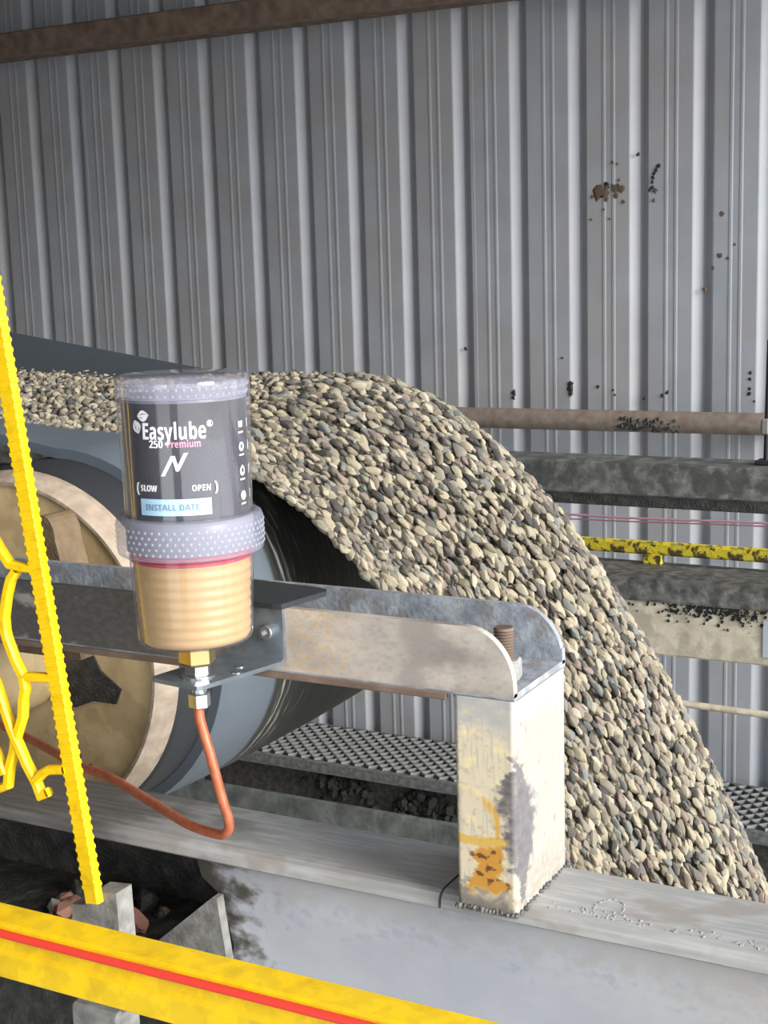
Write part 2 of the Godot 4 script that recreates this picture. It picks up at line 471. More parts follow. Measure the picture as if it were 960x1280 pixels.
	M.flange.uv1_offset = Vector3(1.3 / 1.6, 0, 0)

	# web of the lower frame: smooth bluish steel darker at its left end and a few runs
	im = Image.create(1024, 256, false, Image.FORMAT_RGB8)
	na = noise(67, 1.0, 5)
	nb = noise(68, 1.0, 5)
	for j in 256:
		var v := j / 255.0
		for i in 1024:
			var x := -0.75 + i / 1023.0 * 1.0
			var n1 := na.get_noise_2d(i * 0.006, j * 0.012)
			var n2 := nb.get_noise_2d(i * 0.03, j * 0.05)
			var col := Color8(168, 172, 180).lerp(Color8(180, 183, 189), sm(-0.5, 0.5, n1)).lerp(Color8(172, 166, 156), sm(-0.4, -0.15, x) * 0.5)
			col = col.lerp(Color8(134, 128, 120), (1.0 - sm(0.02, 0.14, v + n2 * 0.1)) * 0.3)
			col = col.lerp(Color8(118, 124, 140), sm(0.2, 0.55, n2) * (1.0 - sm(0.1, 0.25, v)) * 0.25)
			col = col.lerp(Color8(70, 68, 62), 1.0 - sm(-0.71, -0.655, x + n2 * 0.06 - v * 0.03))
			im.set_pixel(i, j, col)
	M.web = image_mat("smooth frame web", im, 0.42, Vector3(1.0, 1.0 / 0.3, 1), 0.01)
	M.web.uv1_offset = Vector3(0.75, 0, 0)

# ---------------------------------------------------------------- the shed
func shed() -> void:
	# wall of trapezoidal sheets fixed outside the girts: seen from inside the ribs are grooves
	var wall := Node3D.new()
	wall.name = "wall_back"
	wall.position = Vector3(0, 0, -4.3)
	add_child(wall)
	struct(wall)
	var pitch := 0.1975
	for sheet in 11:
		var front := []
		var xs := -1.031 + (15 - 4 * (sheet + 1)) * pitch + 0.075
		for g in range(0, 4):
			var xl := xs - 0.075 + (g + 0) * pitch
			if g == 0:
				front.append(Vector2(xl + 0.064, 0))
			for fl in [0.059 + 0.1385 * 0.40, 0.059 + 0.1385 * 0.62]:
				front.append(Vector2(xl + fl - 0.007, 0))
				front.append(Vector2(xl + fl - 0.003, 0.0012))
				front.append(Vector2(xl + fl + 0.003, 0.0012))
				front.append(Vector2(xl + fl + 0.007, 0))
			var xr := xl + pitch
			for q in [[-0.002, 0.0], [0.002, -0.0015], [0.026, -0.0165], [0.029, -0.018], [0.036, -0.018], [0.039, -0.0165], [0.057, -0.0015], [0.060, 0.0]]:
				front.append(Vector2(xr + q[0], q[1]))
			if g == 3:
				front.append(Vector2(xr + 0.072, 0.0))
		var poly := PackedVector2Array(front)
		var back := front.duplicate()
		back.reverse()
		for p in back:
			poly.append(p + Vector2(0, -0.0012))
		var b := Shape.new()
		b.prism(poly, ALONG_Y, 0.0, 3.5)
		var o := put("cladding_sheet", b.mesh(), M.wall, wall)
		o.position.z = 0.0012 * (sheet % 2)
	# splashes of dried mud and black grease stuck to the sheets
	var rng := RandomNumberGenerator.new()
	rng.seed = 21
	var mud := Shape.new()
	var spots := [[-1.52, 2.20, 0.030], [-1.50, 2.215, 0.014], [-1.475, 2.21, 0.02], [-1.50, 2.18, 0.01], [-1.47, 2.19, 0.012], [-1.545, 2.19, 0.008], [-1.46, 2.235, 0.007], [-1.48, 2.29, 0.007], [-1.465, 2.285, 0.006], [-1.455, 2.21, 0.02], [-1.445, 2.17, 0.009], [-1.51, 2.15, 0.007],
		[-1.55, 2.12, 0.006], [-1.49, 2.12, 0.005], [-1.345, 2.2, 0.012], [-1.35, 2.17, 0.008], [-1.14, 2.12, 0.011], [-1.142, 2.0, 0.014], [-1.12, 1.99, 0.008], [-1.10, 2.03, 0.006], [-1.165, 1.96, 0.008], [-1.19, 1.90, 0.009]]
	for s in spots: blob(mud, Vector3(s[0], s[1], 0.001), s[2], rng)
	put("mud_splash", mud.mesh(), M.mud, wall).set_meta("kind", "stuff")
	var tar := Shape.new()
	for s in [[-1.335, 2.27, 0.009], [-1.342, 2.262, 0.009], [-1.349, 2.25, 0.008], [-1.352, 2.238, 0.008], [-1.354, 2.224, 0.007], [-1.357, 2.21, 0.008], [-1.362, 2.2, 0.006], [-1.50, 2.225, 0.012], [-1.515, 2.19, 0.01], [-1.40, 2.31, 0.007],
		[-1.625, 1.61, 0.012], [-1.624, 1.592, 0.014], [-1.623, 1.575, 0.010], [-1.82, 1.575, 0.012], [-1.822, 1.56, 0.008], [-1.53, 1.6, 0.007], [-1.48, 1.59, 0.006], [-1.475, 1.575, 0.005], [-1.32, 1.575, 0.007], [-1.38, 1.565, 0.006], [-1.305, 1.585, 0.008], [-1.05, 1.63, 0.008], [-1.048, 1.648, 0.009], [-1.052, 1.585, 0.010], [-1.05, 1.6, 0.007], [-1.035, 1.562, 0.006], [-1.65, 1.69, 0.005], [-1.99, 1.72, 0.007]]:
		blob(tar, Vector3(s[0], s[1], 0.001), s[2], rng)
	put("grease_splash", tar.mesh(), M.tar, wall).set_meta("kind", "stuff")

	# floor, roof, end wall, front panels added to shape the light: the shed is open to the right and at the front right
	var b := Shape.new()
	b.box(Vector3(2.0, -0.1, 2.0), Vector3(30, 0.2, 26), 0.0)
	struct(put("floor", b.mesh(), M.concrete))
	b = Shape.new()
	b.box(Vector3(3.0, 0.015, 9.0), Vector3(26, 0.03, 14), 0.0)
	b.box(Vector3(9.0, 0.015, -2.0), Vector3(14, 0.03, 8), 0.0)
	struct(put("bounce_ground", b.mesh(), plain("pale bounce yard", c8(214, 211, 204), 0.9)))  # unseen pale slabs, added to bounce light and brighten reflections
	b = Shape.new()
	b.box(Vector3(-2.6, 3.6, -1.3), Vector3(7.6, 0.2, 6.4), 0.0)
	struct(put("ceiling", b.mesh(), M.roof))  # roof set low to darken the upper left of the wall
	b = Shape.new()
	b.box(Vector3(-6.45, 1.75, -1.3), Vector3(0.1, 3.5, 6.2), 0.0)
	struct(put("wall_left", b.mesh(), M.roof))
	b = Shape.new()
	b.box(Vector3(-3.85, 1.75, 1.85), Vector3(5.2, 3.5, 0.1), 0.0)
	b.box(Vector3(0.25, 1.75, 1.85), Vector3(0.7, 3.5, 0.1), 0.0)
	b.box(Vector3(-0.67, 3.15, 1.85), Vector3(1.16, 0.7, 0.1), 0.0)
	struct(put("wall_front_added", b.mesh(), M.roof))  # unseen panels, added so daylight and reflections come in strips

	# rusty wall girt along the top
	b = Shape.new()
	b.prism(PackedVector2Array([Vector2(-4.298, 2.80), Vector2(-4.212, 2.80), Vector2(-4.205, 2.806), Vector2(-4.205, 2.886), Vector2(-4.211, 2.892), Vector2(-4.298, 2.892), Vector2(-4.298, 2.888), Vector2(-4.213, 2.888), Vector2(-4.209, 2.884), Vector2(-4.209, 2.808), Vector2(-4.213, 2.804), Vector2(-4.298, 2.804)]), ALONG_X, -6.4, 1.4)
	tag(put("wall_girt", b.mesh(), M.rust), "rusty brown steel girt running along the top of the ribbed wall", "beam")

func blob(b: Shape, c: Vector3, r: float, rng: RandomNumberGenerator) -> void:
	var n := 9
	var rim := []
	for k in n:
		var a := TAU * k / n
		rim.append(c + Vector3(cos(a), sin(a) * 1.1, 0) * r * rng.randf_range(0.45, 1.15))
	var top := c + Vector3(0, 0, 0.0022)
	for k in n:
		var p: Vector3 = rim[k]
		var q: Vector3 = rim[(k + 1) % n]
		var pi: Vector3 = p.lerp(top, 0.45) + Vector3(0, 0, 0.0012)
		var qi: Vector3 = q.lerp(top, 0.45) + Vector3(0, 0, 0.0012)
		b.quad(p - Vector3(0, 0, 0.002), q - Vector3(0, 0, 0.002), qi, pi, p - c + Vector3(0, 0, 0.5 * r))
		b.flat(pi, qi, top, Vector3(0, 0, 1))

# ---------------------------------------------------------------- beyond the belt
func far_side() -> void:
	# pipe along the wall, with a stained length and its stand-off brackets
	var o := thing("wall_pipe", "weathered brown pipe running along the foot of the ribbed wall above the rails", "pipe", Vector3(0, 1.5, -4.2))
	var b := Shape.new()
	b.tube([Vector3(-3.2, 0, 0), Vector3(1.3, 0.01, 0)], 0.033, 20)
	put("pipe", b.mesh(), M.pipe, o)
	b = Shape.new()
	var rng0 := RandomNumberGenerator.new()
	rng0.seed = 8
	for k in 70:
		var a := rng0.randf_range(-1.1, 0.35)
		var c := Vector3(-1.35 + rng0.randfn() * 0.035 + (0.06 if k % 2 else -0.03), sin(a) * 0.0325 + 0.0062, cos(a) * 0.0325)
		lump(b, c, rng0.randf_range(0.004, 0.009), rng0)
	put("grease_stain", b.mesh(), M.steel_dark, o)
	for xs in [-2.6, -0.97, 0.6]:
		b = Shape.new()
		b.box(Vector3(xs, 0.0, -0.05), Vector3(0.03, 0.06, 0.1), 0.003)
		put("bracket", b.mesh(), M.rail, o)

	# far channel rail, the far twin of the arm
	o = thing("far_channel_rail", "grey stained channel rail behind the falling gravel, above the yellow strip", "rail", Vector3(0, 0, -2.25))
	b = Shape.new()
	b.prism(PackedVector2Array([Vector2(0.0, 1.612), Vector2(0.0, 1.663), Vector2(-0.002, 1.665), Vector2(-0.088, 1.665), Vector2(-0.09, 1.663), Vector2(-0.09, 1.607), Vector2(-0.088, 1.605), Vector2(-0.01, 1.605)]), ALONG_X, -2.6, 1.4)
	put("channel", b.mesh(), M.rail, o)
	b = Shape.new()
	b.box(Vector3(-0.6, 1.60, -0.04), Vector3(4.0, 0.02, 0.07), 0.002)
	put("lower_lip", b.mesh(), M.steel_dark, o)
	for xs in [-2.4, 1.2]:
		b = Shape.new()
		b.box(Vector3(xs, 0.795, -0.045), Vector3(0.06, 1.59, 0.06), 0.004)
		put("leg", b.mesh(), M.rail, o)

	# stanchion standing on the far rail
	o = thing("black_stanchion", "thin black stanchion standing on the grey channel rail at the right edge", "post", Vector3(-0.531, 1.665, -2.29))
	b = Shape.new()
	b.box(Vector3(0, 0.004, 0), Vector3(0.03, 0.008, 0.03), 0.002)
	put("foot", b.mesh(), M.tar, o)
	b = Shape.new()
	b.tube([Vector3(0, 0.008, 0), Vector3(0.003, 0.2, 0)], 0.0045, 10)
	put("rod", b.mesh(), M.tar, o)
	b = Shape.new()
	b.box(Vector3(-0.001, 0.062, 0.002), Vector3(0.014, 0.026, 0.016), 0.003)
	put("clamp", b.mesh(), M.chip, o)

	# two faded cords sagging between rail and beam
	b = Shape.new()
	var pts := []
	for k in 15:
		var x := -1.05 + 0.1 * k
		pts.append(Vector3(x, 1.527 - 0.003 * sin(k * 0.9), -2.5))
	b.tube(pts, 0.0022, 8)
	tag(put("pull_cord", b.mesh(), M.pink_cord), "thin faded pink cord sagging above the yellow strip behind the gravel", "cord")
	b = Shape.new()
	pts = []
	for k in 15:
		pts.append(Vector3(-1.05 + 0.1 * k, 1.519 - 0.004 * sin(k * 0.7 + 1.0), -2.505))
	b.tube(pts, 0.0014, 8)
	tag(put("pull_cord", b.mesh(), M.pink_cord), "thinner second cord just under the faded pink cord", "cord")

	# big dusty beam with a greasy top, the yellow strip standing on it
	o = thing("frame_beam", "large dusty beige beam with black greasy top edge, right of the falling gravel", "beam", Vector3(0, 0, -2.4))
	b = Shape.new()
	b.prism(rect(-0.14, 1.296, 0.0, 1.412, 0.004), ALONG_X, -2.6, 1.4)
	put("web", b.mesh(), M.beam, o)
	b = Shape.new()
	b.prism(PackedVector2Array([Vector2(-0.142, 1.412), Vector2(0.0, 1.412), Vector2(0.004, 1.409), Vector2(0.005, 1.395), Vector2(0.008, 1.40), Vector2(0.008, 1.43), Vector2(0.004, 1.436), Vector2(-0.142, 1.436)]), ALONG_X, -2.6, 1.4)
	put("top_flange", b.mesh(), M.beam_top, o)
	var rng := RandomNumberGenerator.new()
	rng.seed = 5
	b = Shape.new()
	for k in 260:
		var x := rng.randfn(-0.64, 0.055)
		blob(b, Vector3(x, 1.396 - absf(rng.randfn(0, 0.014)), 0.0005), rng.randf_range(0.0015, 0.0045), rng)
	put("black_grit", b.mesh(), M.grit, o).set_meta("kind", "stuff")
	b = Shape.new()
	b.box(Vector3(-0.515, 1.345, 0.001), Vector3(0.085, 0.066, 0.003), 0.001)
	put("paint_patch", b.mesh(), plain("pale blue paint", c8(178, 186, 200), 0.5), o).set_meta("label", "pale blue paint patch")
	for xs in [-2.3, 1.25]:
		b = Shape.new()
		b.box(Vector3(xs, 0.648, -0.07), Vector3(0.08, 1.296, 0.08), 0.004)
		put("leg", b.mesh(), M.beam, o)

	o = thing("yellow_strip", "chipped yellow strip standing on the dusty beige beam", "guard strip", Vector3(0, 1.436, -2.525))
	b = Shape.new()
	b.box(Vector3(-0.2, 0.0295, 0), Vector3(2.2, 0.023, 0.022), 0.003)
	put("strip", b.mesh(), M.yellow_chipped, o)
	for xs in [-1.25, -0.79, 0.2, 0.85]:
		b = Shape.new()
		b.box(Vector3(xs, 0.010, 0.004), Vector3(0.036, 0.020, 0.018), 0.002)
		put("standoff_block", b.mesh(), M.yellow_chipped, o)

	# thin pole low down on the right
	o = thing("toe_pole", "thin pale pole low behind the gravel, above the walkway mesh", "pole", Vector3(0, 0, -4.0))
	b = Shape.new()
	b.tube([Vector3(-3.0, 0.715, 0), Vector3(1.3, 0.648, 0)], 0.0105, 12)
	put("pole", b.mesh(), M.beam, o)
	for xs in [-2.8, 1.1]:
		b = Shape.new()
		b.box(Vector3(xs, 0.53, 0), Vector3(0.03, 0.31, 0.03), 0.003)
		put("leg", b.mesh(), M.rail, o)

	# curved rubber sheet behind the stream
	b = Shape.new()
	var outline := PackedVector2Array([Vector2(-1.03, 1.748), Vector2(-0.937, 1.734), Vector2(-0.896, 1.714), Vector2(-0.863, 1.681), Vector2(-0.834, 1.640), Vector2(-0.814, 1.59), Vector2(-0.82, 1.49), Vector2(-1.03, 1.49)])
	b.prism(outline, Transform3D(Basis(), Vector3(0, 0, -2.06)), -0.004, 0.004)
	b.box(Vector3(-0.95, 1.585, -2.155), Vector3(0.03, 0.03, 0.185), 0.003)
	tag(put("deflector_sheet", b.mesh(), M.deflector), "blue grey curved rubber sheet just behind the crest of the falling gravel", "sheet")

func walkway() -> void:
	var o := thing("mesh_walkway", "grey expanded mesh walkway between the conveyor and the ribbed wall", "walkway", Vector3(0, 0.36, 0))
	var xa := -3.0
	var xb := 0.6
	var b := Shape.new()
	b.prism(rect(-3.915, -0.035, -3.895, 0.004, 0.002), ALONG_X, xa, xb)
	put("front_bar", b.mesh(), M.grate, o)
	b = Shape.new()
	b.prism(rect(-4.26, -0.03, -4.245, 0.002, 0.002), ALONG_X, xa, xb)
	put("rear_bar", b.mesh(), M.grate, o)
	for xs in [xa + 0.01, -1.2, xb - 0.01]:
		b = Shape.new()
		b.box(Vector3(xs, -0.022, -4.078), Vector3(0.02, 0.03, 0.33), 0.002)
		put("cross_bar", b.mesh(), M.grate, o)
	b = Shape.new()
	b.prism(rect(-3.96, -0.30, -3.95, -0.036, 0.002), ALONG_X, xa, xb)
	put("shade_plate", b.mesh(), M.steel_dark, o)  # dark sheet standing in for the shade below the walkway
	# each strand a zigzag ribbon standing on edge, welded to its neighbours where they meet
	var rows := 13
	for r in rows:
		b = Shape.new()
		var z0 := -3.92 - 0.025 * r
		var n := int((xb - xa) / 0.026)
		for k in n:
			var za := z0 - (0.0115 if (k + r) % 2 == 0 else -0.0115)
			var zb := z0 - (0.0115 if (k + 1 + r) % 2 == 0 else -0.0115)
			var p := Vector3(xa + k * 0.026, 0, za)
			var q := Vector3(xa + (k + 1) * 0.026, 0, zb)
			var lean := Vector3(0, 0.011, -0.005)
			var wd := (q - p).cross(Vector3.UP).normalized() * 0.0023
			b.quad(p - wd, q - wd, q - wd + lean, p - wd + lean, -wd)
			b.quad(p + wd, q + wd, q + wd + lean, p + wd + lean, wd)
			b.quad(p - wd + lean, q - wd + lean, q + wd + lean, p + wd + lean, Vector3.UP)
			b.quad(p - wd, q - wd, q + wd, p + wd, Vector3.DOWN)
		put("mesh_strand", b.mesh(), M.grate, o)
	var rng := RandomNumberGenerator.new()
	rng.seed = 9
	b = Shape.new()
	for k in 170:
		var c := Vector2(-2.32, -0.09) if k < 90 else Vector2(-2.02, -0.12)
		lump(b, Vector3(c.x + rng.randfn() * 0.06, c.y + rng.randfn() * 0.025, -3.945 + rng.randf() * 0.02), rng.randf_range(0.008, 0.022), rng)
	put("caked_grease", b.mesh(), M.grit, o).set_meta("kind", "stuff")
	for xs in [-2.9, -1.3, 0.5]:
		for zs in [-3.93, -4.24]:
			b = Shape.new()
			b.box(Vector3(xs, -0.1975, zs), Vector3(0.04, 0.325, 0.03), 0.003)
			put("leg", b.mesh(), M.steel_dark, o)

	# spill plate of the far frame, with lumps of black grit lying on it
	o = thing("spill_plate", "dull grey steel plate low between the belt pulley and the mesh walkway", "plate", Vector3(0, 0, -2.2))
	b = Shape.new()
	b.prism(rect(-0.012, 0.72, 0.0, 0.997, 0.002), ALONG_X, -2.6, -0.75)
	put("plate", b.mesh(), worn("dull plate", 71, [c8(72, 76, 74), c8(92, 97, 94), c8(112, 116, 112)], [0.1, 0.5, 0.9], 3.0, 0.6, 0.06), o)
	for xs in [-2.55, -0.95]:
		b = Shape.new()
		b.box(Vector3(xs, 0.36, -0.05), Vector3(0.06, 0.72, 0.05), 0.003)
		put("leg", b.mesh(), M.steel_dark, o)
func lump(b: Shape, c: Vector3, r: float, rng: RandomNumberGenerator) -> void:
	var v := []
	for d in ICO: v.append(c + d * r * rng.randf_range(0.7, 1.2))
	for f in ICO_F: b.flat(v[f[0]], v[f[1]], v[f[2]], (v[f[0]] + v[f[1]] + v[f[2]]) / 3.0 - c)

const GR := 1.618
const ICO := [Vector3(-0.526, 0.851, 0), Vector3(0.526, 0.851, 0), Vector3(-0.526, -0.851, 0), Vector3(0.526, -0.851, 0), Vector3(0, -0.526, 0.851), Vector3(0, 0.526, 0.851), Vector3(0, -0.526, -0.851), Vector3(0, 0.526, -0.851), Vector3(0.851, 0, -0.526), Vector3(0.851, 0, 0.526), Vector3(-0.851, 0, -0.526), Vector3(-0.851, 0, 0.526)]
const ICO_F := [[0, 11, 5], [0, 5, 1], [0, 1, 7], [0, 7, 10], [0, 10, 11], [1, 5, 9], [5, 11, 4], [11, 10, 2], [10, 7, 6], [7, 1, 8], [3, 9, 4], [3, 4, 2], [3, 2, 6], [3, 6, 8], [3, 8, 9], [4, 9, 5], [2, 4, 11], [6, 2, 10], [8, 6, 7], [9, 8, 1]]

# ---------------------------------------------------------------- conveyor
const PX := -1.1127
const PY := 1.58
const BELT_R := 0.222

func conveyor() -> void:
	# head pulley: disc, worn rim, lagged shell, hub and shaft (axis along z)
	var o := thing("head_pulley", "tan conveyor head pulley with worn metal rim inside the belt loop", "pulley", Vector3(PX, PY, 0))
	var t := Transform3D(Basis(Vector3(1, 0, 0), Vector3(0, 0, 1), Vector3(0, -1, 0)), Vector3.ZERO)    # lathe axis y -> z
	var b := Shape.new()
	b.lathe([Vector2(0.0, -1.178), Vector2(0.188, -1.178), Vector2(0.1925, -1.1755)], 96, t, false, -1.0)
	put("end_disc", b.mesh(), M.tan, o)
	b = Shape.new()
	b.lathe([Vector2(0.1925, -1.178), Vector2(0.1925, -1.1745), Vector2(0.196, -1.1745), Vector2(0.2035, -1.193), Vector2(0.205, -1.200), Vector2(0.205, -1.206)], 96, t, false, -1.0)
	put("rim", b.mesh(), M.tan_rim, o)
	b = Shape.new()
	b.lathe([Vector2(0.203, -1.206), Vector2(0.2075, -1.212), Vector2(0.2095, -1.24), Vector2(0.2095, -1.96), Vector2(0.2, -2.02), Vector2(0.0, -2.02)], 96, t, false, -1.0)
	put("lagged_shell", b.mesh(), M.lagging, o)
	b = Shape.new()
	b.lathe([Vector2(0.034, -1.06), Vector2(0.06, -1.14), Vector2(0.066, -1.146), Vector2(0.066, -1.18)], 40, t, false, -1.0)
	put("hub", b.mesh(), M.tan, o)
	b = Shape.new()
	b.lathe([Vector2(0.0, -1.062), Vector2(0.027, -1.062), Vector2(0.03, -1.065), Vector2(0.03, -1.18)], 32, t, false, -1.0)
	put("shaft", b.mesh(), M.steel, o)
	b = Shape.new()
	b.lathe([Vector2(0.03, -2.02), Vector2(0.03, -2.22), Vector2(0.0, -2.22)], 32, t, false, -1.0)
	put("shaft", b.mesh(), M.steel, o)
	var rng := RandomNumberGenerator.new()
	rng.seed = 14
	b = Shape.new()
	for s in [[0.075, -0.106, 0.005], [0.08, -0.112, 0.006], [0.096, -0.122, 0.004], [0.074, -0.13, 0.004], [0.082, -0.135, 0.003], [0.068, -0.102, 0.003]]:
		blob(b, Vector3(s[0], s[1], -1.1785), s[2], rng)
	put("grease_speck", b.mesh(), M.tar, o).set_meta("kind", "stuff")

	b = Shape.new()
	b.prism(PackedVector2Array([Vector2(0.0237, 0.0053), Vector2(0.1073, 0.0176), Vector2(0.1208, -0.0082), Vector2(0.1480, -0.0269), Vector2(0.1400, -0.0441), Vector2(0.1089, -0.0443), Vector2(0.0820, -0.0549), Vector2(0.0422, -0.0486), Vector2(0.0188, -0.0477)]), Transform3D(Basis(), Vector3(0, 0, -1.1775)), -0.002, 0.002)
	put("dark_patch", b.mesh(), M.steel_dark, o)  # flat dark irregular patch on the disc, below the arm

	# pillow block that carries the shaft, between disc and arm
	o = thing("bearing_housing", "brown bearing housing between the tan pulley disc and the stained arm", "bearing", Vector3(-0.985, 1.5, -1.1))
	b = Shape.new()
	var prof := PackedVector2Array()
	for k in 13:
		var a := PI * k / 12.0
		prof.append(Vector2(0.015 * cos(a) + 0.012, 0.236 + 0.026 * sin(a)))
	prof.append(Vector2(-0.03, 0.16)); prof.append(Vector2(-0.034, 0.115)); prof.append(Vector2(0.05, 0.115)); prof.append(Vector2(0.046, 0.16))
	b.prism(prof, Transform3D(Basis(), Vector3.ZERO), -0.02, 0.02)
	put("body", b.mesh(), M.housing, o)
	# belt: troughed on its run-in, flat over the pulley, back underneath
	var path := []      # [x, y, normal, trough share, distance]
	var dist := 0.0
	for k in 25:
		var x := -3.4 + (PX + 3.4) * k / 24.0
		path.append([Vector2(x, PY + BELT_R), Vector2(0, 1), PX - x, x])
	for k in range(1, 33):
		var a := PI / 2 - PI * k / 32.0
		path.append([Vector2(PX + BELT_R * cos(a), PY + BELT_R * sin(a)), Vector2(cos(a), sin(a)), 0.0, PX + (PI / 2 - a) * BELT_R])
	for k in range(1, 13):
		var x := PX - (PX + 3.4) * 0 - 2.28 * k / 12.0
		path.append([Vector2(x, PY - BELT_R), Vector2(0, -1), 0.0, PX + PI * BELT_R + 2.28 * k / 12.0])
	var outer := []
	var inner := []
	var uv := []
	var nv := 40
	for p in path:
		var r1 := []
		var r2 := []
		var ru := []
		for j in nv + 1:
			var v := float(j) / nv
			var s := absf(v * 2.0 - 1.0)
			var wing := clampf(p[2] * 0.155, 0.0, 0.16) * maxf(0.0, (s - 0.3) / 0.7)
			var crown: float = 0.010 * (1.0 - s * s) * clampf(1.0 - p[2] * 2.0, 0.0, 1.0)
			var z := -1.265 - 0.67 * v
			z += clampf(p[2] * 0.03, 0.0, 0.03) * (1.0 if v > 0.5 else -1.0) * maxf(0.0, (s - 0.3) / 0.7)
			var q: Vector2 = p[0] + p[1] * (wing + crown)
			var q2: Vector2 = p[0] + p[1] * (wing + crown - 0.012)
			r1.append(Vector3(q.x, q.y, z))
			r2.append(Vector3(q2.x, q2.y, z))
			ru.append(Vector2(p[3] + 3.4, v))
		outer.append(r1); inner.append(r2); uv.append(ru)
	o = thing("conveyor_belt", "dark rubber conveyor belt with blue grey clean margins wrapped over the tan pulley", "belt")
	b = Shape.new()
	var hint := func(i: int, _j: int) -> Vector3: return Vector3(path[i][1].x, path[i][1].y, 0)
	b.grid(outer, uv, hint)
	put("carrying_face", b.mesh(), M.belt, o)
	b = Shape.new()
	b.grid(inner, uv, func(i: int, _j: int) -> Vector3: return -Vector3(path[i][1].x, path[i][1].y, 0))
	for j in [0, nv]:
		for i in path.size() - 1:
			b.quad(outer[i][j], outer[i + 1][j], inner[i + 1][j], inner[i][j], Vector3(0, 0, 1 if j == 0 else -1))
	put("under_face", b.mesh(), M.belt_side, o)

